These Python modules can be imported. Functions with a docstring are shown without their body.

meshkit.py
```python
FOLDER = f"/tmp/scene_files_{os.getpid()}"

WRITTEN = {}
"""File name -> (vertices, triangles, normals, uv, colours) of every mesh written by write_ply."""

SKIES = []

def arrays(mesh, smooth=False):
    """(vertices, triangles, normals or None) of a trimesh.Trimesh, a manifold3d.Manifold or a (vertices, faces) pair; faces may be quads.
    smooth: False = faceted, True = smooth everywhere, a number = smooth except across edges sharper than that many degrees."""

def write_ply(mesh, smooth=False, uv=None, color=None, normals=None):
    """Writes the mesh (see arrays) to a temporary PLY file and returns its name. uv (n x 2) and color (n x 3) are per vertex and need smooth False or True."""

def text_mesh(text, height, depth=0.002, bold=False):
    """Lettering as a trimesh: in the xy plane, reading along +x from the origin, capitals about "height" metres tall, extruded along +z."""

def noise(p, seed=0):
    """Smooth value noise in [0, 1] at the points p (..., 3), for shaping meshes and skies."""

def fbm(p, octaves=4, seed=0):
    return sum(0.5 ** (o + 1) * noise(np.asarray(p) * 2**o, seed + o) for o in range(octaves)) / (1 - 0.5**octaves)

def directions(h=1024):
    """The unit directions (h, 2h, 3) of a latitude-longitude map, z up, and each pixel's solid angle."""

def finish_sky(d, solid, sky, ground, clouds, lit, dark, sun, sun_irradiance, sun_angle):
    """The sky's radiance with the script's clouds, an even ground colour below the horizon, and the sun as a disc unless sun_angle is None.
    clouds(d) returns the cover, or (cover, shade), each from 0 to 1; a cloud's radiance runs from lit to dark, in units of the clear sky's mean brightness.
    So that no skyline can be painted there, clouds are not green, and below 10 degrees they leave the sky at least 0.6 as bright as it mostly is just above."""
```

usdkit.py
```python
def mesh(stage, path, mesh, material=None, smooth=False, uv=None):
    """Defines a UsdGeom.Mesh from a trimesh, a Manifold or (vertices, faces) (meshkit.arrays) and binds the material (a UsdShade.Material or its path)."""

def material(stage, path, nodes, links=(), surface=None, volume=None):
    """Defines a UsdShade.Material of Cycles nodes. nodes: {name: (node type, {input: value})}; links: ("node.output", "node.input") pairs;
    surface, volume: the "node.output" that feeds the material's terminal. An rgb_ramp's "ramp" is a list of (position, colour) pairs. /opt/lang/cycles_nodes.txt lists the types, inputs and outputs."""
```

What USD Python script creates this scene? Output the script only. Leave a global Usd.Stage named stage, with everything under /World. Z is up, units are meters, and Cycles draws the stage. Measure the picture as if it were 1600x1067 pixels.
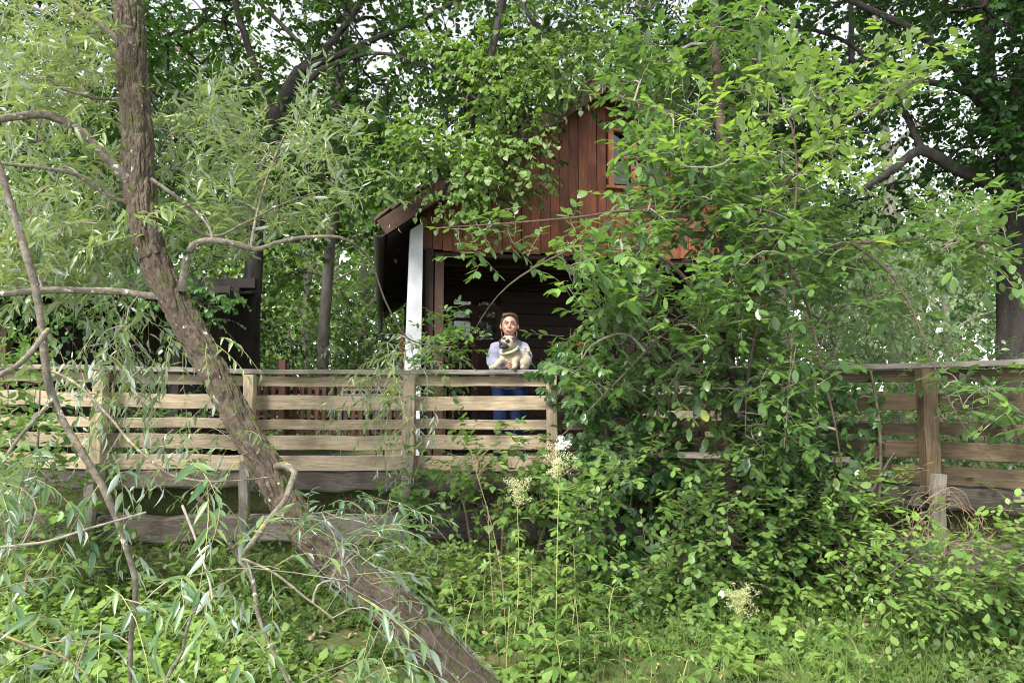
import math, numpy as np, trimesh, usdkit, meshkit, manifold3d
from manifold3d import Manifold
from pxr import Usd, UsdGeom, UsdLux, UsdShade, Sdf, Gf, Vt
from scipy.spatial import cKDTree
import shapely
from shapely.geometry import Polygon

stage = Usd.Stage.CreateInMemory()
UsdGeom.SetStageUpAxis(stage, 'Z')
UsdGeom.Xform.Define(stage, '/World')
UsdGeom.Scope.Define(stage, '/World/Looks')

# ------------------------------------------------------------------ camera, sky, sun, exposure
FPX, EYE, PITCH = 1150.0, np.array([0.0, 0.0, 1.6]), math.atan(100 / 1150)
EXPOSURE = 2.55
SUN_TO = np.array([-0.50, -0.80, 1.0]); SUN_TO /= np.linalg.norm(SUN_TO)
cam = UsdGeom.Camera.Define(stage, '/World/camera')
cam.CreateHorizontalApertureAttr(36.0); cam.CreateVerticalApertureAttr(24.0)
cam.CreateFocalLengthAttr(36.0 * FPX / 1600)
cam.CreateClippingRangeAttr(Gf.Vec2f(0.05, 2000)); cam.CreateExposureAttr(EXPOSURE)
cam.AddTranslateOp().Set(Gf.Vec3d(*EYE)); cam.AddRotateXOp().Set(90 + math.degrees(PITCH))

dome = UsdLux.DomeLight.Define(stage, '/World/sky')
sky_m = usdkit.material(stage, '/World/Looks/sky_overcast', {
    'sky': ('sky_texture', {'sky_type': 'single_scattering', 'sun_disc': False, 'sun_elevation': math.asin(SUN_TO[2]), 'sun_rotation': math.atan2(SUN_TO[0], SUN_TO[1]), 'aerosol_density': 1.0}),
    'bw': ('rgb_to_bw', {}),
    'tint': ('mix', {'mix_type': 'multiply', 'fac': 1.0, 'color2': (1.42, 1.46, 1.55)}),
    'tc': ('texture_coordinate', {}),
    'cl': ('noise_texture', {'scale': 2.2, 'detail': 5}),
    'cr': ('rgb_ramp', {'ramp': [(0.3, (0.72,) * 3), (0.6, (0.97,) * 3)]}),
    'mx': ('mix', {'mix_type': 'mix'}),
    'bg': ('background_shader', {'strength': 0.072})},
    [('sky.color', 'bw.color'), ('bw.val', 'tint.color1'), ('tc.generated', 'cl.vector'), ('cl.fac', 'cr.fac'), ('cr.color', 'mx.fac'),
     ('sky.color', 'mx.color1'), ('tint.color', 'mx.color2'), ('mx.color', 'bg.color')], surface='bg.background')
UsdShade.MaterialBindingAPI.Apply(dome.GetPrim()).Bind(sky_m)
dome.GetPrim().SetCustomDataByKey('kind', 'structure')
sun = UsdLux.DistantLight.Define(stage, '/World/sun')
sun.CreateIntensityAttr(0.4); sun.CreateAngleAttr(12.0); sun.CreateColorAttr(Gf.Vec3f(1.0, 0.95, 0.86))
sun.GetPrim().CreateAttribute('inputs:normalize', Sdf.ValueTypeNames.Bool).Set(True)
_z = SUN_TO; _x = np.cross([0, 0, 1.0], _z); _x /= np.linalg.norm(_x); _y = np.cross(_z, _x)
sun.AddTransformOp().Set(Gf.Matrix4d(*_x, 0, *_y, 0, *_z, 0, 0, 0, 20, 1))

# ------------------------------------------------------------------ helpers
rng = np.random.default_rng(11)
UP = np.array([0, 0, 1.0])
cp, sp = math.cos(PITCH), math.sin(PITCH)

def ray(px, py):
    a, b = np.broadcast_arrays((np.asarray(px, float) - 800) / FPX, -(np.asarray(py, float) - 533.5) / FPX)
    return np.stack([a, cp - b * sp, sp + b * cp], -1)

def P(px, py, d):
    """The place that lies d metres ahead on the line of sight of a spot of the photograph."""
    r = ray(px, py)
    return EYE + r * (np.asarray(d, float) / r[..., 1])[..., None]

def pixel(p):
    q = np.asarray(p) - EYE
    f = q[..., 1] * cp + q[..., 2] * sp; u = -q[..., 1] * sp + q[..., 2] * cp
    return 800 + FPX * q[..., 0] / f, 533.5 - FPX * u / f, f

def hit(px, py, p0, n):
    r = ray(px, py); p0 = np.asarray(p0, float); n = np.asarray(n, float)
    return EYE + r * (((p0 - EYE) @ n) / (r @ n))[..., None] if r.ndim > 1 else EYE + r * (((p0 - EYE) @ n) / (r @ n))

def nrm(a):
    return a / np.maximum(np.linalg.norm(a, axis=-1, keepdims=True), 1e-9)

taken = {}
def free(parent, name):
    k = taken.get((parent, name), -1) + 1
    taken[(parent, name)] = k
    return f'{parent}/{name}' if k == 0 else f'{parent}/{name}_{k:03d}'

def tag(p, label=None, cat=None, group=None, kind=None):
    for k, v in (('label', label), ('category', cat), ('group', group), ('kind', kind)):
        if v: p.SetCustomDataByKey(k, v)
    return p

def thing(name, label, cat, group=None, loc=None, rotz=0):
    x = UsdGeom.Xform.Define(stage, free('/World', name))
    if loc is not None:
        x.AddTranslateOp().Set(Gf.Vec3d(*map(float, loc))); x.AddRotateZOp().Set(float(rotz))
    tag(x.GetPrim(), label, cat, group)
    return str(x.GetPath())

def put(parent, name, mesh, mat, smooth=False, M=None, label=None, kind=None):
    """One mesh under parent (a path)."""
    path = free(parent, name)
    m = usdkit.mesh(stage, path, mesh, LOOK[mat], smooth=smooth)
    if M is not None:
        m.AddTransformOp().Set(Gf.Matrix4d(*np.asarray(M, float).T.ravel()))
    if label: m.GetPrim().SetCustomDataByKey('label', label)
    if kind: m.GetPrim().SetCustomDataByKey('kind', kind)
    return path

def cat(parts):
    vs, fs, n = [], [], 0
    for v, f in parts:
        if len(v):
            vs.append(np.asarray(v)); fs.append(np.asarray(f) + n); n += len(v)
    return np.vstack(vs), np.vstack(fs)

def frame(o, x, z=UP):
    x = nrm(np.asarray(x, float)); y = nrm(np.cross(z, x)); z2 = np.cross(x, y)
    M = np.eye(4); M[:3, 0], M[:3, 1], M[:3, 2], M[:3, 3] = x, y, z2, o
    return M

def bevel_box(lx, ly, lz, r=0.006, n=1, wob=0.0, seed=0):
    """A box centred on the origin, its four long edges chamfered, cut n times along x and a little crooked."""
    r = min(r, ly * .3, lz * .3)
    a, b = ly / 2, lz / 2
    ring = np.array([(-a + r, -b), (a - r, -b), (a, -b + r), (a, b - r), (a - r, b), (-a + r, b), (-a, b - r), (-a, -b + r)])
    xs = np.linspace(-lx / 2, lx / 2, n + 1)
    g = np.random.default_rng(seed)
    off = g.normal(0, wob, (n + 1, 2)); sc = 1 + g.normal(0, wob * 2.0, (n + 1, 1))
    v = np.concatenate([np.c_[np.full(8, x), ring * s + o] for x, o, s in zip(xs, off, sc)])
    f = []
    for i in range(n):
        for j in range(8):
            k = (j + 1) % 8; A, B = i * 8, i * 8 + 8
            f += [(A + j, A + k, B + k), (A + j, B + k, B + j)]
    E = n * 8
    for j in range(1, 7):
        f += [(0, j + 1, j), (E, E + j, E + j + 1)]
    return v, np.array(f)[:, ::-1]

def board(parent, name, a, b, w, t, mat, up=UP, n=6, wob=.003, label=None, r=.005):
    """A board from a to b, w high (along up), t thick."""
    a, b = np.asarray(a, float), np.asarray(b, float)
    return put(parent, name, bevel_box(np.linalg.norm(b - a), t, w, r, n, wob, int(abs(a.sum() * 9173 + b[0] * 331)) % 99991), mat, M=frame((a + b) / 2, b - a, up), label=label)

def tube(pts, radii, sides=6, cap=True, wob=0, seed=0):
    p = np.asarray(pts, float); r = np.broadcast_to(radii, (len(p),)).astype(float)
    v, f = tubes(p[None], r[None], sides)
    if wob:
        k = nrm(v - np.repeat(p, sides, 0)); v = v + k * ((meshkit.fbm(v * 9, 3, seed) - .5) * 2 * wob * np.repeat(r, sides))[:, None]
    if cap:
        n = len(v); v = np.vstack([v, p[0], p[-1]]); E = (len(p) - 1) * sides
        f = np.vstack([f, [(n, (j + 1) % sides, j) for j in range(sides)], [(n + 1, E + j, E + (j + 1) % sides) for j in range(sides)]])
    return v, f

def tubes(p, r, sides=3):
    """Many polylines (S, M, 3) with radii (S, M) as thin tubes in one mesh."""
    S, Mn, _ = p.shape
    t = nrm(np.gradient(p, axis=1))
    a = nrm(np.cross(t, np.where(np.abs(t[..., 2:]) < .9, UP, [1.0, 0, 0]))); b = np.cross(t, a)
    an = np.arange(sides) * 2 * np.pi / sides
    v = p[:, :, None] + r[:, :, None, None] * (np.cos(an)[:, None] * a[:, :, None] + np.sin(an)[:, None] * b[:, :, None])
    s, i, j = np.meshgrid(np.arange(S), np.arange(Mn - 1), np.arange(sides), indexing='ij')
    A = s * Mn * sides + i * sides; k = (j + 1) % sides
    q = np.stack([A + j, A + k, A + sides + k, A + sides + j], -1).reshape(-1, 4)
    return v.reshape(-1, 3), np.vstack([q[:, [0, 1, 2]], q[:, [0, 2, 3]]])

def curve(pts, n):
    """A smooth line (n points) through the given ones; further columns ride along."""
    pts = np.asarray(pts, float)
    s = np.r_[0, np.cumsum(np.linalg.norm(np.diff(pts[:, :3], axis=0), axis=1))]
    from scipy.interpolate import PchipInterpolator
    return PchipInterpolator(s, pts)(np.linspace(0, s[-1], n))

def limb(path):
    """[(px, py, radius in px, distance)] as world points with radii in metres."""
    path = np.array(path, float)
    p = P(path[:, 0], path[:, 1], path[:, 3])
    return np.c_[p, path[:, 2] * path[:, 3] / FPX]

# ---- leaves: templates are (along, side, up) points and triangles; a midrib folds them
def lobed(profile, fold=.25, bend=.15):
    """profile: [(along, half width)] between base and tip."""
    n = len(profile)
    t = [0] + [p[0] for p in profile] + [1]
    v = [(x, 0, -bend * x * x, 0) for x in t]
    for s in (1, -1):
        v += [(x, s * w, -bend * x * x, fold * w) for x, w in profile]
    f = []
    for k, o in ((0, n + 2), (1, 2 * n + 2)):
        tri = [(0, 1, o)] + [q for i in range(n - 1) for q in ((1 + i, 2 + i, o + i + 1), (1 + i, o + i + 1, o + i))] + [(n, n + 1, o + n - 1)]
        f += tri if k == 0 else [x[::-1] for x in tri]
    return np.array(v, float), np.array(f)

T_WILLOW = lobed([(.16, .32), (.42, .5), (.75, .27)], .5, .28)
T_WILLOW2 = lobed([(.16, .32), (.42, .5), (.75, .27)], .5, -.12)
T_OVAL = lobed([(.2, .36), (.55, .5), (.85, .3)], .22, .18)
T_OVAL2 = lobed([(.25, .4), (.6, .5), (.86, .28)], .1, -.08)
T_HEART = lobed([(.1, .44), (.45, .5), (.8, .2)], .18, .2)
T_FAR = lobed([(.45, .5)], .25, .2)
T_BLADE = lobed([(.35, .5), (.75, .32)], .3, .45)
_s = [(.10, .22), (.17, .40), (.24, .34), (.38, .5), (.44, .38), (.58, .44), (.64, .3), (.78, .28), (.84, .16)]
T_SAW = lobed(_s, .2, .2)

class Leaves:
    def __init__(self): self.items = []
    def add(self, tm, pos, d, n, L, Wd):
        L = np.broadcast_to(L, (len(pos),)); Wd = np.broadcast_to(Wd, (len(pos),))
        self.items.append((tm, pos, nrm(d), n, L, Wd))
    @staticmethod
    def verts(tm, pos, d, n, L, Wd):
        s = nrm(np.cross(n, d)); u = np.cross(d, s); T = tm[0]
        return pos[:, None] + L[:, None, None] * (T[:, 0, None] * d[:, None] + T[:, 2, None] * u[:, None]) + Wd[:, None, None] * (T[:, 1, None] * s[:, None] + T[:, 3, None] * u[:, None])
    def emit(self, parent, name, mat, single=0, single_name='leaf', rng_=None):
        """The leaves that show largest become single meshes; the rest one mesh."""
        score = []
        for k, (tm, pos, d, n, L, Wd) in enumerate(self.items):
            x, y, f = pixel(pos)
            ok = (f > .3) & (x > 10) & (x < 1590) & (y > 10) & (y < 1057)
            score.append(np.where(ok, L / np.maximum(f, .3) ** 2 * np.sqrt(Wd), -1))
        cut = np.inf
        if single and score:
            alls = np.sort(np.concatenate(score))[::-1]
            cut = max(alls[min(single, len(alls)) - 1], 1e-9)
        rest, ones = [], 0
        for (tm, pos, d, n, L, Wd), sc in zip(self.items, score):
            v = self.verts(tm, pos, d, n, L, Wd); big = sc >= cut
            for w in v[big]:
                if ones < single:
                    put(parent, single_name, (w, tm[1]), mat, smooth=True); ones += 1
            w = v[~big]
            if len(w):
                rest.append((w.reshape(-1, 3), (tm[1][None] + (np.arange(len(w)) * len(tm[0]))[:, None, None]).reshape(-1, 3)))
        if rest:
            put(parent, name, cat(rest), mat, smooth=True, kind='stuff' if single else None)

def sprays(lv, tm, base, d, length, K, L, wr, droop=.2, ang=1.0, hang=.2, jit=.35, stems=None, stem_r=.0025, curl=.25, flat=1.0, tuft=False):
    """Leafy shoots: base (S,3), direction, length, K leaves each of length L and width L*wr."""
    S = len(base); d = nrm(d); length = np.broadcast_to(length, (S,))
    lat = nrm(np.cross(d, rng.normal(size=(S, 3)))) * curl
    def at(t):
        return base[:, None] + length[:, None, None] * (d[:, None] * t[..., None] + (lat[:, None] - droop * UP) * (t ** 2)[..., None])
    t = np.linspace(.1, 1, K)[None] + rng.uniform(-.4 / K, .4 / K, (S, K)); t = np.clip(t, .03, 1)
    if tuft: t = 1 - (1 - t) ** 1.7
    p = at(t); tan = nrm(d[:, None] + 2 * (lat[:, None] - droop * UP) * t[..., None])
    upv = nrm(UP + rng.normal(0, .3, (S, 1, 3)))
    side = nrm(np.cross(tan, np.broadcast_to(upv, tan.shape)))
    sg = np.where(np.arange(K) % 2, 1.0, -1.0)[None, :, None] * np.where(rng.random((S, 1, 1)) < .5, 1, -1)
    a = ang * (1 - .55 * t ** 3)[..., None]
    ld = nrm(tan * np.cos(a) + side * sg * np.sin(a) - UP * hang + rng.normal(0, jit * .6, (S, K, 3)))
    ln = nrm(UP * flat + .3 * np.cross(side, tan) + rng.normal(0, jit, (S, K, 3)))
    Ls = L * rng.uniform(.42, 1.2, (S, K)) * (1 - .35 * np.abs(t - .5))
    lv.add(tm, p.reshape(-1, 3), ld.reshape(-1, 3), ln.reshape(-1, 3), Ls.ravel(), (Ls * wr * rng.uniform(.8, 1.2, (S, K))).ravel())
    if stems is not None:
        ts = np.broadcast_to(np.linspace(0, 1, 5)[None], (S, 5))
        stems.append(tubes(at(ts), stem_r * np.broadcast_to(np.linspace(1, .45, 5), (S, 5)), 3))
    return p, tan

def region(poly, n, d0, d1, power=1.0, gaps=None):
    """n places whose line of sight falls in the outline (pixels of the photograph), d0..d1 metres ahead."""
    g = Polygon(poly); x0, y0, x1, y1 = g.bounds; out = np.zeros((0, 2))
    while len(out) < n:
        q = rng.uniform((x0, y0), (x1, y1), (n * 3, 2))
        q = q[shapely.contains_xy(g, q[:, 0], q[:, 1])]
        if gaps: q = q[meshkit.fbm(np.c_[q / gaps[0], np.zeros(len(q))], 3, gaps[2]) > gaps[1]]
        out = np.vstack([out, q])
    return P(out[:n, 0], out[:n, 1], rng.uniform(0, 1, n) ** power * (d1 - d0) + d0)

def twig_net(limbs, nodes, r_tip, sag=.12, sides=4, rmax=.03):
    """Twigs that join every node to the limbs, each to its nearest neighbour already joined."""
    lp = np.vstack([l[:, :3] for l in limbs])
    if not len(nodes): return []
    order = np.argsort(cKDTree(lp).query(nodes)[0]); nodes = nodes[order]
    pts = np.vstack([lp, nodes]); nl = len(lp); par = np.zeros(len(nodes), int); count = np.ones(len(pts))
    for i, q in enumerate(nodes):
        dd = np.linalg.norm(pts[:nl + i] - q, axis=1); dd[:nl] *= .8
        par[i] = np.argmin(dd)
    for i in range(len(nodes) - 1, -1, -1):
        count[par[i]] += count[nl + i]
    A, B = pts[par], nodes
    t = np.linspace(0, 1, 5)[None, :, None]; ln = np.linalg.norm(B - A, axis=1)[:, None, None]
    w = rng.normal(0, .09, (len(nodes), 1, 3)) + UP * sag
    line = A[:, None] * (1 - t) + B[:, None] * t + w * ln * np.sin(np.pi * t) + rng.normal(0, .015, (len(nodes), 5, 3)) * ln * np.sin(np.pi * t)
    r1 = np.minimum(r_tip * np.sqrt(count[nl:]), rmax); r0 = np.minimum(r1 * 1.35, rmax)
    rr = r0[:, None] * (1 - t[0, :, 0]) + r1[:, None] * t[0, :, 0]
    return [tubes(line, rr, sides)]

GAPS = [(420, 45, 55), (475, 110, 40), (665, 165, 45), (690, 215, 45), (660, 290, 40), (470, 355, 45), (835, 95, 40), (720, 20, 40), (1255, 45, 55), (1320, 65, 55), (1290, 10, 45), (1350, 265, 60), (1390, 240, 50), (1300, 290, 35), (1500, 60, 35), (1430, 170, 30), (1470, 230, 30), (60, 70, 45), (30, 110, 40), (600, 90, 30), (540, 400, 45), (560, 350, 35), (1560, 330, 40), (1090, 30, 35)]
def thin(p, keep=.12):
    """Crowns have windows to the sky: fewer shoots grow there."""
    x, y, f = pixel(p); near = np.zeros(len(p), bool)
    for a, b, r in GAPS: near |= (np.hypot(x - a, y - b) < (.78 * r + 55 / np.maximum(f, 1)))
    return p[~near | (rng.random(len(p)) < keep)]

# ------------------------------------------------------------------ materials
LOOK = {}
def mat(name, *a, **k):
    LOOK[name] = usdkit.material(stage, '/World/Looks/' + name, *a, **k)

def leaf_mat(name, ramp, back, glow, trans=.3, rough=.42, spec=.32):
    """ramp: upper-side colours from old to young leaves; back: underside; glow: light that comes through."""
    if name not in ('plume', 'white_petal', 'red_petal', 'dry_leaf', 'linden_bract', 'sunlit_pale_leaf', 'sedum_leaf'):
        q = .95 if 'willow' in name else .85
        ramp = [(a, (c[0], c[1], c[2] * q)) for a, c in ramp]
    mat(name, {
        'g': ('geometry', {}), 'o': ('object_info', {}), 'add': ('math', {'math_type': 'add'}), 'fr': ('math', {'math_type': 'fraction'}),
        'rp': ('rgb_ramp', {'ramp': ramp}),
        'ns': ('noise_texture', {'scale': .9, 'detail': 2}), 'nr': ('rgb_ramp', {'ramp': [(.35, (.72, .74, .72)), (.65, (1.22, 1.2, 1.1))]}),
        'ml': ('mix', {'mix_type': 'multiply', 'fac': 1.0}),
        'bk': ('mix', {'mix_type': 'mix', 'color2': back}),
        'gl': ('mix', {'mix_type': 'multiply', 'fac': 1.0, 'color2': glow}),
        'p': ('principled_bsdf', {'roughness': rough, 'specular_ior_level': spec}), 't': ('translucent_bsdf', {}),
        'mx': ('mix_closure', {'fac': trans})},
        [('g.random_per_island', 'add.value1'), ('o.random', 'add.value2'), ('add.value', 'fr.value1'), ('fr.value', 'rp.fac'), ('g.position', 'ns.vector'), ('ns.fac', 'nr.fac'),
         ('rp.color', 'ml.color1'), ('nr.color', 'ml.color2'), ('ml.color', 'bk.color1'), ('g.backfacing', 'bk.fac'), ('bk.color', 'p.base_color'),
         ('ml.color', 'gl.color1'), ('gl.color', 't.color'), ('p.BSDF', 'mx.closure1'), ('t.BSDF', 'mx.closure2')], surface='mx.closure')

leaf_mat('willow_leaf', [(0, (.085, .13, .06)), (.45, (.125, .18, .072)), (.8, (.17, .225, .085)), (1, (.24, .28, .10))], (.24, .29, .235), (2.2, 2.2, 1.1), .28, .33, .6)
leaf_mat('willow_leaf_near', [(0, (.06, .12, .06)), (.5, (.09, .16, .075)), (.85, (.13, .205, .085)), (1, (.19, .24, .10))], (.22, .275, .235), (2.1, 2.2, 1.1), .25, .32, .65)
leaf_mat('cherry_leaf', [(0, (.038, .088, .034)), (.5, (.075, .145, .048)), (.82, (.14, .225, .068)), (.97, (.16, .25, .06)), (1, (.26, .27, .10))], (.115, .175, .09), (2.2, 2.3, .9), .3, .32, .62)
leaf_mat('cherry_leaf_young', [(0, (.09, .165, .055)), (.6, (.145, .23, .072)), (1, (.20, .285, .10))], (.16, .22, .10), (2.0, 2.1, .9), .35, .42, .45)
leaf_mat('creeper_leaf', [(0, (.03, .08, .026)), (.5, (.05, .115, .034)), (.9, (.075, .155, .042)), (1, (.11, .19, .05))], (.09, .15, .07), (2.0, 2.4, .9), .26, .4, .5)
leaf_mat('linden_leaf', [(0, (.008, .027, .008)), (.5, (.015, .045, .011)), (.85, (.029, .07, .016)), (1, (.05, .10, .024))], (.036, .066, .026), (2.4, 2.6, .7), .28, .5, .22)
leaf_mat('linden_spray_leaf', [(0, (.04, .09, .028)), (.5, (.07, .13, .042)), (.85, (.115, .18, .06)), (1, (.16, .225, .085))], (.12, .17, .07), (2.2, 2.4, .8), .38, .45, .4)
leaf_mat('linden_bract', [(0, (.26, .31, .12)), (1, (.42, .44, .22))], (.34, .38, .2), (1.3, 1.3, .8), .3, .6, .2)
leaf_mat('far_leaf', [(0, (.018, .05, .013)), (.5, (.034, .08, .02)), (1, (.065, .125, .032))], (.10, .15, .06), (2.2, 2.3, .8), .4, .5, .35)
leaf_mat('sunlit_pale_leaf', [(0, (.14, .22, .10)), (.5, (.22, .31, .16)), (1, (.33, .40, .24))], (.30, .36, .25), (1.5, 1.6, 1.0), .35, .5, .35)  # pale colour carries the open sun and haze on far foliage
leaf_mat('weed_leaf', [(0, (.075, .145, .04)), (.5, (.12, .205, .06)), (1, (.18, .28, .085))], (.12, .2, .07), (2.0, 2.1, .8), .35, .45, .4)
leaf_mat('cover_leaf', [(0, (.065, .12, .032)), (.45, (.125, .20, .052)), (.85, (.19, .275, .07)), (.95, (.25, .29, .09)), (1, (.28, .24, .12))], (.12, .18, .07), (2.0, 2.1, .8), .33, .5, .35)
leaf_mat('grass_blade', [(0, (.04, .08, .02)), (.5, (.07, .122, .034)), (.88, (.12, .175, .06)), (1, (.36, .33, .17))], (.12, .19, .06), (1.8, 1.9, .8), .3, .5, .3)
leaf_mat('dry_leaf', [(0, (.22, .15, .08)), (.5, (.36, .27, .15)), (1, (.5, .43, .3))], (.3, .25, .16), (1.2, 1.1, .8), .2, .7, .2)
leaf_mat('sedum_leaf', [(0, (.13, .17, .11)), (.5, (.18, .22, .15)), (1, (.25, .27, .19))], (.16, .19, .13), (1.2, 1.3, .9), .15, .6, .2)
leaf_mat('plume', [(0, (.45, .44, .24)), (.6, (.58, .56, .34)), (1, (.72, .70, .50))], (.5, .5, .3), (1.2, 1.2, .9), .3, .7, .2)
leaf_mat('white_petal', [(0, (.7, .7, .66)), (1, (.82, .82, .78))], (.75, .75, .72), (1, 1, .95), .3, .6, .2)
leaf_mat('red_petal', [(0, (.5, .03, .02)), (1, (.65, .06, .03))], (.5, .04, .03), (1, 1, 1), .2, .5, .3)

def bark(name, ramp, scale, stretch, bump, moss=None, lichen=None, rough=.85, cav=0.0):
    nodes = {'g': ('geometry', {}), 'mp': ('mapping', {'scale': stretch}),
             'n1': ('noise_texture', {'scale': scale, 'detail': 6, 'roughness': .65, 'distortion': .6}),
             'n2': ('noise_texture', {'scale': scale * 5, 'detail': 4}), 'rp': ('rgb_ramp', {'ramp': ramp}),
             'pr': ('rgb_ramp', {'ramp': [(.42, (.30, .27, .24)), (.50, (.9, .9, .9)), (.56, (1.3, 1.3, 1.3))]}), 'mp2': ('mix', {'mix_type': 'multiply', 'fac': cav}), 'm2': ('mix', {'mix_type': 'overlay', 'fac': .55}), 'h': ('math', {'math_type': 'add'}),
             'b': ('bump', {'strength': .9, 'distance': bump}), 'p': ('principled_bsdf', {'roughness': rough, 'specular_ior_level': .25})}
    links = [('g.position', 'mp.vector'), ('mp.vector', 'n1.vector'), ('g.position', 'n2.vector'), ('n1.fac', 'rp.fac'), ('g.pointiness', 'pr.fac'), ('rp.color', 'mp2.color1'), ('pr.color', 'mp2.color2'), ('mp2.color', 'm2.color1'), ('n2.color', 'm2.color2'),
             ('n1.fac', 'h.value1'), ('n2.fac', 'h.value2'), ('h.value', 'b.height'), ('b.normal', 'p.normal')]
    last = 'm2.color'
    if moss:
        nodes |= {'mn': ('noise_texture', {'scale': moss[2], 'detail': 6, 'roughness': .7}), 'mr': ('rgb_ramp', {'ramp': [(moss[1], (0,) * 3), (moss[1] + .07, (1,) * 3)]}),
                  'sx': ('vector_math', {'math_type': 'dot_product', 'vector2': moss[3]}), 'sr': ('math', {'math_type': 'multiply_add', 'value2': .2, 'value3': -.03}),
                  'ad': ('math', {'math_type': 'add'}), 'mm': ('mix', {'mix_type': 'mix', 'color2': moss[0]})}
        links += [('g.position', 'mn.vector'), ('g.normal', 'sx.vector1'), ('sx.value', 'sr.value1'), ('mn.fac', 'ad.value1'), ('sr.value', 'ad.value2'), ('ad.value', 'mr.fac'),
                  (last, 'mm.color1'), ('mr.color', 'mm.fac')]
        last = 'mm.color'
    if lichen:
        nodes |= {'ln': ('noise_texture', {'scale': lichen[2], 'detail': 5, 'roughness': .7}), 'lr': ('rgb_ramp', {'ramp': [(lichen[1], (0,) * 3), (lichen[1] + .05, (1,) * 3)]}),
                  'lm': ('mix', {'mix_type': 'mix', 'color2': lichen[0]})}
        links += [('g.position', 'ln.vector'), ('ln.fac', 'lr.fac'), (last, 'lm.color1'), ('lr.color', 'lm.fac')]
        last = 'lm.color'
    mat(name, nodes, links + [(last, 'p.base_color')], surface='p.BSDF')

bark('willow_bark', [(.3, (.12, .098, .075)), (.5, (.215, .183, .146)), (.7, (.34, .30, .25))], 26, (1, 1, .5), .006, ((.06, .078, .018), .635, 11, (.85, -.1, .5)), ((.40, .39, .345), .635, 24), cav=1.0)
bark('willow_branch_bark', [(.3, (.05, .042, .032)), (.5, (.11, .095, .072)), (.7, (.19, .17, .135))], 30, (1, 1, 1), .003, ((.24, .20, .045), .64, 9, (-.1, -.2, .8)), ((.40, .41, .36), .6, 22))
bark('twig_pale', [(.3, (.14, .125, .095)), (.7, (.28, .255, .205))], 30, (1, 1, 1), .001)
bark('twig_green', [(.3, (.22, .24, .08)), (.7, (.36, .36, .14))], 30, (1, 1, 1), .001)
bark('twig_brown', [(.3, (.10, .075, .05)), (.7, (.20, .16, .12))], 30, (1, 1, 1), .001)
bark('dark_bark', [(.3, (.016, .014, .012)), (.7, (.05, .044, .037))], 12, (1, 1, .25), .02)
bark('grey_bark', [(.3, (.10, .09, .075)), (.7, (.21, .19, .16))], 12, (1, 1, .3), .015)
bark('cherry_bark', [(.3, (.05, .036, .028)), (.7, (.11, .08, .06))], 14, (1, 1, .6), .008, None, ((.36, .34, .30), .68, 26))
bark('dry_stalk', [(.3, (.14, .095, .055)), (.7, (.27, .20, .13))], 30, (1, 1, 1), .001)
bark('soil', [(.3, (.035, .028, .02)), (.7, (.085, .065, .045))], 9, (1, 1, 1), .02)

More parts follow.
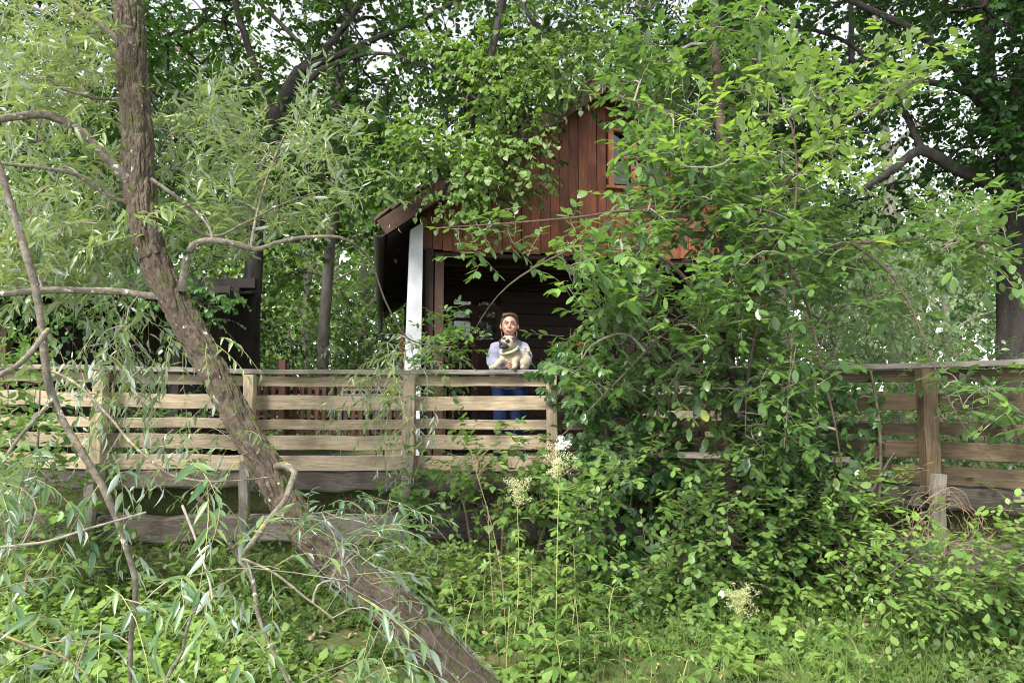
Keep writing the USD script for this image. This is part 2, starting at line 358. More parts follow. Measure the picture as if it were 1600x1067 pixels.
def wood(name, ramp, knots=.5, weather=None, rough=.75, along=7.0, dirt=.0):
    nodes = {'tc': ('texture_coordinate', {}), 'o': ('object_info', {}), 'off': ('vector_math', {'math_type': 'scale', 'vector1': (37.0, 11.0, 5.0)}),
             'sum': ('vector_math', {'math_type': 'add'}), 'mp': ('mapping', {'scale': (1.2, 18, 18)}), 'mk': ('mapping', {'scale': (1.0, 2.2, 2.2)}),
             'n1': ('noise_texture', {'scale': 4, 'detail': 5, 'roughness': .6, 'distortion': .8}),
             'n2': ('noise_texture', {'scale': 3.0, 'detail': 3}), 'rp': ('rgb_ramp', {'ramp': ramp}),
             'vr': ('rgb_ramp', {'ramp': [(.0, (.72, .72, .72)), (.5, (.98, .98, .98)), (1, (1.22, 1.2, 1.16))]}), 'mv': ('mix', {'mix_type': 'multiply', 'fac': 1.0}),
             'st': ('rgb_ramp', {'ramp': [(.36, (.46, .45, .42)), (.54, (1.05, 1.05, 1.05))]}), 'ms': ('mix', {'mix_type': 'multiply', 'fac': .75}),
             'kn': ('voronoi_texture', {'scale': 3.2, 'feature': 'f1'}), 'kr': ('rgb_ramp', {'ramp': [(.045, (.30, .22, .16)), (.085, (1, 1, 1))]}), 'mkx': ('mix', {'mix_type': 'multiply', 'fac': knots}),
             'b': ('bump', {'strength': .6, 'distance': .004}), 'p': ('principled_bsdf', {'roughness': rough, 'specular_ior_level': .3})}
    links = [('tc.object', 'sum.vector1'), ('o.random', 'off.scale'), ('off.vector', 'sum.vector2'), ('sum.vector', 'mp.vector'), ('sum.vector', 'mk.vector'), ('mp.vector', 'n1.vector'),
             ('sum.vector', 'n2.vector'), ('mk.vector', 'kn.vector'), ('n1.fac', 'rp.fac'), ('o.random', 'vr.fac'), ('rp.color', 'mv.color1'), ('vr.color', 'mv.color2'),
             ('n2.fac', 'st.fac'), ('mv.color', 'ms.color1'), ('st.color', 'ms.color2'), ('kn.distance', 'kr.fac'), ('ms.color', 'mkx.color1'), ('kr.color', 'mkx.color2'),
             ('mkx.color', 'p.base_color'), ('n1.fac', 'b.height'), ('b.normal', 'p.normal')]
    mat(name, nodes, links, surface='p.BSDF')

wood('fence_wood', [(.3, (.17, .132, .09)), (.55, (.30, .24, .165)), (.75, (.41, .335, .245))], .7)
wood('fence_wood_brown', [(.3, (.055, .038, .022)), (.55, (.105, .074, .044)), (.75, (.155, .116, .072))], .6)
wood('grey_wood', [(.3, (.11, .096, .082)), (.55, (.215, .19, .163)), (.75, (.32, .29, .255))], .3)
wood('old_beam', [(.3, (.035, .028, .023)), (.55, (.085, .07, .058)), (.75, (.17, .145, .12))], .3)
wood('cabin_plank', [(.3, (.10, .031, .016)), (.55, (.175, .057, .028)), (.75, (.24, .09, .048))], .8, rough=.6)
wood('cabin_trim', [(.3, (.036, .018, .012)), (.7, (.075, .036, .024))], .4, rough=.6)
wood('window_wood', [(.3, (.30, .11, .045)), (.7, (.42, .17, .075))], .3, rough=.5)
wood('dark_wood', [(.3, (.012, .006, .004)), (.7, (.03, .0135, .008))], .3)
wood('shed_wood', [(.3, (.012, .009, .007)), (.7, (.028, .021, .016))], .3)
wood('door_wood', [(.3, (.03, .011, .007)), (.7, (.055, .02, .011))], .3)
wood('picket_wood', [(.3, (.035, .013, .008)), (.7, (.068, .026, .016))], .3)

def plain(name, c, rough=.5, spec=.5, noise=0, scale=20, metallic=0, sheen=0, bump=0):
    nodes = {'p': ('principled_bsdf', {'roughness': rough, 'specular_ior_level': spec, 'metallic': metallic, 'sheen_weight': sheen, 'base_color': c})}
    links = []
    if noise:
        nodes |= {'tc': ('texture_coordinate', {}), 'n': ('noise_texture', {'scale': scale, 'detail': 4}), 'r': ('rgb_ramp', {'ramp': [(.3, tuple(x * (1 - noise) for x in c)), (.7, tuple(x * (1 + noise) for x in c))]})}
        links += [('tc.object', 'n.vector'), ('n.fac', 'r.fac'), ('r.color', 'p.base_color')]
        if bump:
            nodes['b'] = ('bump', {'strength': .6, 'distance': bump}); links += [('n.fac', 'b.height'), ('b.normal', 'p.normal')]
    mat(name, nodes, links, surface='p.BSDF')

plain('white_plaster', (.40, .405, .43), .85, .2, .22, 3, bump=.002)
plain('gutter_metal', (.035, .032, .03), .45, .5, .3, 6)
plain('roof_clay', (.09, .052, .04), .75, .3, .35, 9)
plain('wire', (.22, .23, .24), .5, .5, .25, 30, metallic=.6)
plain('skin', (.34, .18, .125), .5, .4, .06, 40)
plain('lip', (.34, .10, .09), .45, .5)
plain('hair', (.028, .02, .014), .5, .4, .35, 60)
plain('sweater', (.175, .178, .25), .9, .2, .10, 90, sheen=.3, bump=.002)
plain('jeans', (.009, .018, .06), .85, .2, .25, 60)
plain('shoe', (.06, .06, .07), .6, .4)
plain('eye_white', (.42, .40, .38), .2, .5)
plain('eye_dark', (.02, .013, .01), .1, .6)
plain('pug_fur', (.31, .25, .18), .85, .2, .12, 55, sheen=.3, bump=.002)
plain('pug_mask', (.022, .019, .018), .6, .4, .3, 60)
plain('pug_ear', (.05, .04, .034), .8, .2, .3, 50)
plain('collar_band', (.36, .37, .24), .7, .3, .1, 60)
plain('black_strap', (.02, .02, .02), .5, .4)
plain('pot_teal', (.012, .035, .038), .5, .5, .2, 8)
plain('bench_pink', (.20, .15, .13), .7, .3, .15, 12)
plain('dark_metal', (.06, .065, .075), .4, .5)
mat('window_glass', {'f': ('fresnel', {'IOR': 1.5}), 't': ('transparent_bsdf', {'color': (.75, .8, .78)}), 'g': ('glossy_bsdf', {'roughness': .03, 'color': (1, 1, 1)}), 'm': ('mix_closure', {})},
    [('f.fac', 'm.fac'), ('t.BSDF', 'm.closure1'), ('g.BSDF', 'm.closure2')], surface='m.closure')
mat('ground_earth', {
    'g': ('geometry', {}), 'n': ('noise_texture', {'scale': 1.3, 'detail': 6}), 'n2': ('noise_texture', {'scale': 22, 'detail': 5}),
    'r': ('rgb_ramp', {'ramp': [(.3, (.045, .06, .018)), (.5, (.085, .10, .035)), (.7, (.14, .13, .06))]}), 'm': ('mix', {'mix_type': 'overlay', 'fac': .6}),
    'b': ('bump', {'strength': .8, 'distance': .03}), 'p': ('principled_bsdf', {'roughness': .95, 'specular_ior_level': .15})},
    [('g.position', 'n.vector'), ('g.position', 'n2.vector'), ('n.fac', 'r.fac'), ('r.color', 'm.color1'), ('n2.color', 'm.color2'), ('m.color', 'p.base_color'), ('n2.fac', 'b.height'), ('b.normal', 'p.normal')], surface='p.BSDF')

# ------------------------------------------------------------------ ground
LINE = np.array([P(px, 700, d)[:2] for px, d in ((-60, 6.95), (157, 7.0), (390, 7.15), (640, 7.2), (862, 7.2), (1140, 6.75), (1447, 5.95), (1650, 5.42))])
def wall_y(x):
    return np.interp(x, np.r_[-60, LINE[:, 0], 60], np.r_[LINE[0, 1], LINE[:, 1], LINE[-1, 1] - 1.5])
def ground_z(x, y):
    s = y - wall_y(x)
    z = np.interp(s, [-60, -8, -2.5, -.6, 0.05, .14, .42, .6, 40, 400], [-.6, 0, 0, .06, .16, .50, .56, .86, .9, 3.0])
    return z + (meshkit.fbm(np.stack([x * .9, y * .9, 0 * x], -1), 3, 5) - .5) * np.interp(s, [-8, 0, .5, 3, 40], [.14, .1, .03, .05, .6])
gx = np.r_[np.linspace(-300, -9, 24), np.arange(-8.6, 8.6, .12), np.linspace(9, 300, 24)]
gy = np.r_[np.linspace(-60, -1, 14), np.arange(-.5, 6, .14), np.arange(6, 8.2, .04), np.arange(8.3, 30, .6), np.linspace(31, 400, 20)]
GX, GY = np.meshgrid(gx, gy)
gv = np.c_[GX.ravel(), GY.ravel(), ground_z(GX, GY).ravel()]
i, j = np.meshgrid(np.arange(len(gy) - 1), np.arange(len(gx) - 1), indexing='ij'); q = i * len(gx) + j
gf = np.stack([q, q + 1, q + 1 + len(gx), q + len(gx)], -1).reshape(-1, 4)
gp = usdkit.mesh(stage, '/World/ground', (gv, gf), LOOK['ground_earth'], smooth=True)
gp.GetPrim().SetCustomDataByKey('kind', 'structure'); gp.GetPrim().SetCustomDataByKey('label', 'earth bank with a terrace above a timber retaining wall')

# ------------------------------------------------------------------ cabin
TH = math.radians(10)
U, N_ = np.array([math.cos(TH), math.sin(TH), 0]), np.array([-math.sin(TH), math.cos(TH), 0])
A = P(660, 392, 8.7); A[2] = 0
def fac(px, py, t=0.0):
    h = hit(px, py, A + N_ * t, N_); return (h - A) @ U, h[2]
def at(s, t, z): return A + U * s + N_ * t + UP * z
ZL = fac(700, 392)[1]
OVER = .32
sc, za = fac(948, 139, -OVER)
s1, z1 = fac(710, 294, -OVER); SL = (za - z1) / (sc - s1)
SR = 2 * sc
def rake(s): return za - SL * np.abs(s - sc)
FLOOR = .93
cabin = thing('wooden_cabin', 'red brown plank cabin with steep gable, small window and dark veranda', 'cabin')
def prism(poly, t0, t1):
    """Front outline [(s, z)] between depths t0 and t1 of the cabin."""
    n = len(poly); v = np.array([at(s, t, z) for t in (t0, t1) for s, z in poly])
    f = [(0, k, k + 1) for k in range(1, n - 1)] + [(n, n + k + 1, n + k) for k in range(1, n - 1)]
    for k in range(n):
        m = (k + 1) % n; f += [(k, n + k, n + m), (k, n + m, m)]
    return v, np.array(f)
def cab_board(name, s0, s1_, z0, z1_, t0, t1, m, parent=None):
    """Upright board, its own axes along the grain."""
    l = z1_ - z0
    return put(parent or cabin, name, bevel_box(l, s1_ - s0, t1 - t0, .004), m, M=frame(at((s0 + s1_) / 2, (t0 + t1) / 2, (z0 + z1_) / 2), UP, N_))
def cab_beam(name, s0, s1_, z0, z1_, t0, t1, m, parent=None):
    return put(parent or cabin, name, bevel_box(s1_ - s0, t1 - t0, z1_ - z0, .004, 3), m, M=frame(at((s0 + s1_) / 2, (t0 + t1) / 2, (z0 + z1_) / 2), U, UP))
W0, W1 = fac(953, 295)[0], fac(1030, 295)[0]; WZ0, WZ1 = fac(990, 292)[1], fac(990, 204)[1]
pw, k = .121, 0
s = 0.0
while s < SR - .02:
    e = min(s + pw, SR); tt = -.012 + .008 * (k % 2) + .004 * math.sin(k * 2.3)
    top0, top1 = rake(s + .003) + .02, rake(e - .003) + .02
    def plank(z0, za_, zb_):
        M = frame(at(s, tt, z0), UP, N_); Mi = np.linalg.inv(M)
        v, f = prism([(s + .003, z0), (e - .003, z0), (e - .003, zb_), (s + .003, za_)], tt, tt + .026)
        put(cabin, 'gable_plank', ((np.c_[v, np.ones(len(v))] @ Mi.T)[:, :3], f), 'cabin_plank', M=M)
    mid = (s + e) / 2
    if W0 - .03 < mid < W1 + .03:
        plank(ZL, WZ0 - .02, WZ0 - .02)
        if min(top0, top1) > WZ1 + .04: plank(WZ1 + .02, top0, top1)
    else: plank(ZL + .012 * math.sin(k * 1.7), top0, top1)
    s += pw; k += 1
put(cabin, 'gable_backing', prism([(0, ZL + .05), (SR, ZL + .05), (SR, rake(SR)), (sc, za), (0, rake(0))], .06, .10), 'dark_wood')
# window
win = put(cabin, 'window', prism([(W0 + .04, WZ0 + .04), (W1 - .04, WZ0 + .04), (W1 - .04, WZ1 - .04), (W0 + .04, WZ1 - .04)], .045, .05), 'window_glass')
for a, b, c, d in ((W0 - .03, W0 + .045, WZ0 - .02, WZ1 + .03), (W1 - .045, W1 + .03, WZ0 - .02, WZ1 + .03), ((W0 + W1) / 2 - .03, (W0 + W1) / 2 + .03, WZ0 + .04, WZ1 - .04)):
    cab_board('frame', a, b, c, d, -.045, .05, 'window_wood', win)
for c, d, t in ((WZ1 - .03, WZ1 + .035, -.04), ((WZ0 + WZ1) / 2 - .018, (WZ0 + WZ1) / 2 + .018, -.01)):
    cab_beam('frame', W0 + .046, W1 - .046, c, d, t, .045, 'window_wood', win)
cab_beam('sill', W0 - .07, W1 + .07, WZ0 - .055, WZ0 - .02, -.09, .03, 'window_wood', win)
# lintel, posts
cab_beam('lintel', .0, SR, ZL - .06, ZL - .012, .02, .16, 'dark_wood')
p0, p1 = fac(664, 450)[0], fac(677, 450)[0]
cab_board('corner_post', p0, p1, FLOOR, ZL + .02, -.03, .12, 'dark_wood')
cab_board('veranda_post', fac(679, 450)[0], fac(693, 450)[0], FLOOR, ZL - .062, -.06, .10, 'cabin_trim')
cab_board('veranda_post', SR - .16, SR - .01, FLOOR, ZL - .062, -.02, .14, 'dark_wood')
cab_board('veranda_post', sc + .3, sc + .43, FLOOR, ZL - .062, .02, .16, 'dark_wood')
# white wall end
c0, c1 = fac(631, 560)[0], fac(656, 560)[0]; d0, d1 = fac(640, 380)[0], fac(660, 380)[0]
zt, zb = rake(d0) - .16, .4
v = np.array([at(a, t, z) for z, (a, b) in ((zb, (c0 - .02, c1)), (zt, (d0, d1))) for a, t in ((a, -.14), (b, -.14), (b, .12), (a, .12))])
v = np.array([at(*x) for x in ((c0 - .03, -.14, zb), (c1 - .005, -.14, zb), (c1 - .005, .12, zb), (c0 - .03, .12, zb), (d0, -.14, rake(d0) - .12), (d1, -.14, rake(d1) - .12), (d1, .12, rake(d1) - .12), (d0, .12, rake(d0) - .12))])
bx = Manifold.hull_points(v)
put(cabin, 'white_pillar', bx, 'white_plaster', label='white plastered pillar at the cabin corner')
# house body behind the veranda
DEP, POR = 8.0, 1.9
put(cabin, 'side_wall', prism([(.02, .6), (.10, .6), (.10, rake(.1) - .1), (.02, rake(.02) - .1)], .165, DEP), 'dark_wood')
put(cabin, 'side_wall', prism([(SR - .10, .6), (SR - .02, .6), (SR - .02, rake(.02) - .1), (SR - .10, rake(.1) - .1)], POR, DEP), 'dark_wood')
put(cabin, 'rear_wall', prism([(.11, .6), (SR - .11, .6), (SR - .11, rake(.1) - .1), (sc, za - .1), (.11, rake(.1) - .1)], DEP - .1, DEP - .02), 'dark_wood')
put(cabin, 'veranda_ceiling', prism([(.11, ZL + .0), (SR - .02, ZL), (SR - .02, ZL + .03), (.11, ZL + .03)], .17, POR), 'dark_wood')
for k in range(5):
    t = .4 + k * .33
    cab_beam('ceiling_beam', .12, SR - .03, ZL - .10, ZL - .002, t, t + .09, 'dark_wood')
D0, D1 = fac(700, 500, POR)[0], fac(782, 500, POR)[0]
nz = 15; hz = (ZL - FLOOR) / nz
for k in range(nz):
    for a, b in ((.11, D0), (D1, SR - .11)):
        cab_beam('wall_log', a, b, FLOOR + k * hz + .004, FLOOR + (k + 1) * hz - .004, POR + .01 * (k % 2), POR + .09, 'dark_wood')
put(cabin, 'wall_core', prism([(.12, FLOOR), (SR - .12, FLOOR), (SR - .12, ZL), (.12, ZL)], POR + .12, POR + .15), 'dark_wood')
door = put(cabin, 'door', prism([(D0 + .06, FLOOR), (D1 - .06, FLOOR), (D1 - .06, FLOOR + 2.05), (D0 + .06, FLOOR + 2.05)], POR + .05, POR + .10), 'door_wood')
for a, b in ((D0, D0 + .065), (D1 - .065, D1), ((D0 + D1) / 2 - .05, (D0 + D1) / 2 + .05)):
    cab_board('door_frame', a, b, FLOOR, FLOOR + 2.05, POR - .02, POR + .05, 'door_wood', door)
cab_beam('door_frame', D0, D1, FLOOR + 2.052, FLOOR + 2.14, POR - .02, POR + .09, 'door_wood', door)
for (a, b) in ((709, 736), (749, 774)):
    for (c, d) in ((468, 496), (502, 530)):
        sa, zb_ = fac(a, d, POR + .04); sb, zt_ = fac(b, c, POR + .04)
        put(door, 'pane', prism([(sa, zb_), (sb, zb_), (sb, zt_), (sa, zt_)], POR + .038, POR + .045), 'window_glass')
# roof
EO = -fac(603, 360, -OVER)[0]
for sg in (1, -1):
    e = -EO if sg > 0 else SR + EO
    put(cabin, 'roof_slope', prism([(e, rake(e) + .02), (sc, za + .02), (sc, za + .14), (e, rake(e) + .14)][::sg], -OVER, DEP + .2), 'roof_clay')
    lo, hi = np.array(at(e, -OVER - .02, rake(e) - .02)), np.array(at(sc - sg * .015, -OVER - .02, za - .02 - .015 * SL))
    ax = nrm(hi - lo); nr = np.cross(N_, ax) * sg; nr = nr if nr[2] > 0 else -nr
    Ln = np.linalg.norm(hi - lo)
    put(cabin, 'barge_board', bevel_box(Ln, .03, .19, .004, 3), 'cabin_trim', M=frame((lo + hi) / 2 + nr * .085, ax, nr))
    nt = 14
    for k in range(nt):
        c = lo + ax * (Ln * (k + .5) / nt) + nr * .215 + N_ * .1
        put(cabin, 'verge_tile', bevel_box(Ln / nt * 1.12, .24, .028, .008), 'roof_clay', M=frame(c, ax * math.cos(.09) + nr * math.sin(-.09) * -1, nr))
# rounded tile ends along the eave, gutter and downpipe
an = np.linspace(0, math.pi, 7)
for k in range(40):
    t = -OVER + .1 + k * .2
    rp = [(t + .1 * math.cos(a), .09 * math.sin(a)) for a in an]
    v = np.array([at(-EO - .05 + dx, tt, rake(-EO) + .10 + zz + dx * SL - dz) for dx in (0, .3) for dz in (0, .018) for tt, zz in rp])
    n = 7; f = []
    for q in range(6):
        f += [(q, q + 1, 2 * n + q + 1), (q, 2 * n + q + 1, 2 * n + q), (n + q + 1, n + q, 3 * n + q), (n + q + 1, 3 * n + q, 3 * n + q + 1), (q + 1, q, n + q), (q + 1, n + q, n + q + 1)]
    put(cabin, 'eave_tile', (v, np.array(f)), 'roof_clay', smooth=40)
GZ = rake(-EO) + .02
ga = np.linspace(math.pi, 2 * math.pi, 9)
prof = [(-EO - .07 + .075 * math.cos(a), GZ + .075 * math.sin(a)) for a in ga] + [(-EO - .07 + .068 * math.cos(a), GZ + .068 * math.sin(a)) for a in ga[::-1]]
prof_v = np.array([at(s, t, z) for t in (-OVER - .02, DEP + .25) for s, z in prof]); n = len(prof)
gf_ = [(k, (k + 1) % n, n + (k + 1) % n) for k in range(n)] + [(k, n + (k + 1) % n, n + k) for k in range(n)]
for o in (0, n):
    gf_ += [(o + k, o + k + 1, o + n - 2 - k) for k in range(8)] + [(o + k, o + n - 2 - k, o + n - 1 - k) for k in range(8)]
put(cabin, 'gutter', (prof_v, np.array(gf_)), 'gutter_metal')
gp_ = [at(-EO - .07, DEP - .1, GZ - .04), at(-EO - .07, DEP - .1, GZ - .30), at(-EO - .02, DEP - .1, GZ - .48), at(-.10, DEP - .1, GZ - .72), at(-.06, DEP - .1, GZ - .9), at(-.06, DEP - .1, .9)]
put(cabin, 'downpipe', tube(curve(gp_, 24), .055, 10), 'gutter_metal', smooth=50)
put(cabin, 'soffit', prism([(-EO + .02, rake(-EO) - .03), (.01, rake(0) - .03), (.01, rake(0) + .0), (-EO + .02, rake(-EO))], -OVER + .02, DEP), 'dark_wood')

# veranda deck
deck = thing('veranda_deck', 'plank deck between the cabin and the timber railing', 'deck')
for k in range(22):
    x0 = -4.2 + k * .42; 
    y0 = float(wall_y(x0 + .2)) + .12; y1 = 8.7 + .17 * (x0 + 1.06) + 1.85
    put(deck, 'deck_board', bevel_box(y1 - y0, .41, .035, .004), 'grey_wood', M=frame((x0 + .2, (y0 + y1) / 2, FLOOR - .02), (0, 1, 0)))

# ------------------------------------------------------------------ railing of horizontal boards
ROWS = [(588, 604), (618, 641), (655, 671), (680, 703), (711, 735)]
def lift(x): return .045 * np.clip((-2.3 - x) / 2.3, 0, 1.2)
def zrow(py): return float(P(800, py, 7.2)[2])
rail = thing('timber_railing', 'weathered railing of pale horizontal boards on posts before the cabin', 'railing')
for k in range(len(LINE) - 1):
    a, b = LINE[k], LINE[k + 1]; d = nrm(b - a); nn = np.array([-d[1], d[0]])
    m = 'fence_wood_brown' if k >= 4 else 'fence_wood'
    for r_, (y0, y1) in enumerate(ROWS):
        z = (zrow(y0) + zrow(y1)) / 2; h = zrow(y0) - zrow(y1)
        pa, pb = a - d * (.03 - .008 * (r_ % 2)) + nn * .035, b + d * (.0) + nn * .035
        if k in (1, 4) and r_ == 1: pa = pa + d * .05
        board(rail, 'rail_board', (*pa, z + lift(a[0]) + rng.normal(0, .004)), (*pb, z + lift(b[0]) + rng.normal(0, .006)), h * .97, .032 + .004 * (k % 2), m, wob=.004)
    zc = (zrow(578) + zrow(586)) / 2
    board(rail, 'cap_board', (*(a - d * .0 + nn * .02), zc + lift(a[0])), (*(b - d * .006 + nn * .02), zc + lift(b[0]) + (.004 if k % 2 else 0)), .045, .17, 'grey_wood', wob=.003)
for k, (px, d_, w) in enumerate(((157, 6.95, .105), (390, 7.1, .10), (640, 7.15, .115), (862, 7.15, .10), (1140, 6.72, .1), (1447, 5.88, .115))):
    x, y = P(px, 700, d_)[:2]; zt_ = zrow(587) + lift(x)
    mm = 'fence_wood_brown' if px > 1000 else 'fence_wood'
    zb_ = zrow(745)
    yo = .045
    board(rail, 'post', (x, y - yo, zb_), (x, y - yo, zt_), w, w, mm, up=(1, 0, 0), label=None)
    lean = {640: -.09, 157: -.06}.get(px, -.02)
    board(rail, 'lower_post', (x + lean, y - yo - .02, -.1), (x + .01, y - yo - .055 - w * .3, zb_ + .16), w * .85, .07, 'grey_wood', up=(1, 0, 0), wob=.005, label='grey weathered lower post')
# retaining wall timbers
wall = thing('retaining_wall', 'dark old timbers stacked under the railing, holding the planted terrace', 'retaining wall')
for k in range(len(LINE) - 1):
    a, b = LINE[k], LINE[k + 1]; d = nrm(b - a); nn = np.array([-d[1], d[0]])
    for (y0, y1, off, th, m, wb) in ((738, 768, .10, .14, 'old_beam', .008), (803, 843, .02, .16, 'old_beam', .010)):
        z = (zrow(y0) + zrow(y1)) / 2; h = zrow(y0) - zrow(y1)
        dz = lift((a[0] + b[0]) / 2) + rng.normal(0, .008)
        board(wall, 'timber', (*(a + d * .01 + nn * off), z + dz), (*(b - d * .01 + nn * off), z + dz + rng.normal(0, .008)), h, th, 'grey_wood' if (k == 2 and y0 > 800) else m, wob=wb, r=.02, n=9)
for px, d_ in ((850, 7.12), (1060, 6.85), (1300, 6.25)):
    x, y = P(px, 800, d_)[:2]
    board(wall, 'stake', (x, y - .1, -.1), (x + .02, y - .07, zrow(770)), .11, .09, 'old_beam', up=(1, 0, 0), wob=.005)

# ------------------------------------------------------------------ dark shed at the left
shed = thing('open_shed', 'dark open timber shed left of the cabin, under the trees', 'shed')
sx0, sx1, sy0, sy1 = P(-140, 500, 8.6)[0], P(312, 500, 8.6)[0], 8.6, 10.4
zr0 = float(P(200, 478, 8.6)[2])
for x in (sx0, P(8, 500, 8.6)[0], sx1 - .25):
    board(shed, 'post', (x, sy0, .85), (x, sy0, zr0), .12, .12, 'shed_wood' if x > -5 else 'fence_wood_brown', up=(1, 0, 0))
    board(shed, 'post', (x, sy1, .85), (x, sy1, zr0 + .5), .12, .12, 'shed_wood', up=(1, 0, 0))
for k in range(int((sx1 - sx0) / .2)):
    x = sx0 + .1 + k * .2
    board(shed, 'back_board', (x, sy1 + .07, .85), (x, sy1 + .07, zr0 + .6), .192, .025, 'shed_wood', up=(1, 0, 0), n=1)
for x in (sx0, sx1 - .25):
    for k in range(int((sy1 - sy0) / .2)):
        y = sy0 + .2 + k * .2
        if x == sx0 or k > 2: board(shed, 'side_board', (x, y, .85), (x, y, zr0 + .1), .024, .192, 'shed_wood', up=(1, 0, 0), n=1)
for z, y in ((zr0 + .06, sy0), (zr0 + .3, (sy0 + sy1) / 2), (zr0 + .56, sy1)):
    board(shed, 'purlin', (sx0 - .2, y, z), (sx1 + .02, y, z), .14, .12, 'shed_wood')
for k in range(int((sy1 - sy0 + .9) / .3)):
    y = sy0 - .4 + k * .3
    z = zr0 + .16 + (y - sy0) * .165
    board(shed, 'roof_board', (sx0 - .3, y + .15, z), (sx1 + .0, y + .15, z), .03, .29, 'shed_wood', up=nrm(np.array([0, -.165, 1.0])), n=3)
# stacked firewood inside the shed gives the dark its depth
# ------------------------------------------------------------------ red picket fence beyond the deck
pick = thing('picket_fence', 'red brown picket fence half hidden behind the railing boards', 'fence')
for k in range(22):
    px = 402 + k * 11.5; d_ = 9.3 + .05 * k
    b0 = P(px, 668, d_); t0 = P(px, 598, d_)
    board(pick, 'picket', b0 - UP * .1, (b0[0], b0[1], t0[2]), .06, .02, 'picket_wood', up=(1, 0, 0), n=1)
for py in (612, 655):
    board(pick, 'rail', P(396, py, 9.34), P(652, py, 10.44), .05, .03, 'picket_wood')
for px, top in ((440, 562), (628, 520)):
    d_ = 9.25 + .05 * (px - 402) / 11.5
    b0 = P(px, 690, d_); t0 = P(px, top, d_)
    board(pick, 'post', b0 - UP * .1, (b0[0], b0[1] - .03, t0[2]), .09, .09, 'picket_wood', up=(1, 0, 0))

# ------------------------------------------------------------------ bench, chair and pot on the deck
bench = thing('garden_bench', 'faded pinkish wooden bench behind the railing, among creeper leaves', 'bench')
bo = P(1100, 650, 7.9); bz = .93
for k in range(3): board(bench, 'seat_slat', (bo[0] - .6, bo[1] - .12 + k * .13, bz + .44), (bo[0] + .6, bo[1] - .12 + k * .13, bz + .44), .03, .11, 'bench_pink', n=2)
for k in range(3): board(bench, 'back_slat', (bo[0] - .6, bo[1] + .30 + k * .02, bz + .58 + k * .13), (bo[0] + .6, bo[1] + .30 + k * .02, bz + .58 + k * .13), .10, .025, 'bench_pink', n=2)
for x in (-.5, .5):
    for y in (-.12, .22): board(bench, 'leg', (bo[0] + x, bo[1] + y, bz), (bo[0] + x, bo[1] + y, bz + (.42 if y < 0 else .9)), .06, .05, 'bench_pink', up=(1, 0, 0), n=1)
chair = thing('metal_chair', 'dark metal garden chair behind the railing beside the white pillar', 'chair')
co = P(560, 650, 8.1); cz = .93
for sx in (-.24, .24):
    put(chair, 'side_frame', tube(curve([(co[0] + sx, co[1] - .22, cz), (co[0] + sx, co[1] - .24, cz + .42), (co[0] + sx, co[1] - .2, cz + .64), (co[0] + sx, co[1] + .2, cz + .66), (co[0] + sx, co[1] + .30, cz + .92)], 16), .012, 6), 'dark_metal', smooth=50)
    put(chair, 'rear_leg', tube([(co[0] + sx, co[1] + .2, cz + .65), (co[0] + sx, co[1] + .26, cz)], .012, 6), 'dark_metal')
put(chair, 'seat', bevel_box(.5, .44, .02), 'dark_metal', M=frame((co[0], co[1], cz + .43), (1, 0, 0)))
for k in range(5): put(chair, 'back_bar', tube([(co[0] - .24, co[1] + .2 + k * .022, cz + .68 + k * .055), (co[0] + .24, co[1] + .2 + k * .022, cz + .68 + k * .055)], .009, 5), 'dark_metal')
pot = thing('plant_pot', 'dark teal plant pot with a red flowered geranium right of the person', 'plant pot')
po = P(874, 566, 7.75); po[2] = P(874, 594, 7.75)[2] - .05
prof = np.array([(.001, 0), (.10, 0), (.14, .24), (.15, .25), (.15, .28), (.13, .28), (.12, .22), (.001, .22)])
pm = trimesh.creation.revolve(prof, sections=20); pm.apply_translation(po)
put(pot, 'pot', pm, 'pot_teal', smooth=40)
put(pot, 'stand', Manifold.cylinder(po[2] - .93, .11, .09, 16).translate(tuple((po[0], po[1], .93))), 'dark_wood')
lv = Leaves()
sprays(lv, T_HEART, np.repeat((po + UP * .22)[None], 14, 0) + rng.normal(0, .03, (14, 3)), rng.normal(0, .5, (14, 3)) + UP, .28, 9, .05, .9)
lv.emit(pot, 'foliage', 'creeper_leaf')
for k in range(5):
    c = po + np.array([rng.normal(0, .12), -.05 + rng.normal(0, .05), .42 + rng.normal(0, .06)]); lf = Leaves()
    lf.add(T_OVAL, np.repeat(c[None], 14, 0), rng.normal(0, 1, (14, 3)), rng.normal(0, 1, (14, 3)), .028, .022)
    lf.emit(pot, 'blossom', 'red_petal')
# ------------------------------------------------------------------ the person behind the railing and the pug
def sph(p, r, n=20): return Manifold.sphere(r, n).translate(tuple(map(float, p)))
def ell(p, r, n=28, rot=(0, 0, 0)): return Manifold.sphere(1.0, n).scale(tuple(map(float, r))).rotate(rot).translate(tuple(map(float, p)))
def chain(js, n=18):
    m = Manifold()
    for (p, r), (q, s) in zip(js[:-1], js[1:]): m += Manifold.batch_hull([sph(p, r, n), sph(q, s, n)])
    return m
def blob(m, edge, it=12):
    me = m.refine_to_length(edge).to_mesh(); t = trimesh.Trimesh(me.vert_properties[:, :3], me.tri_verts)
    trimesh.smoothing.filter_taubin(t, .5, -.53, it); return t

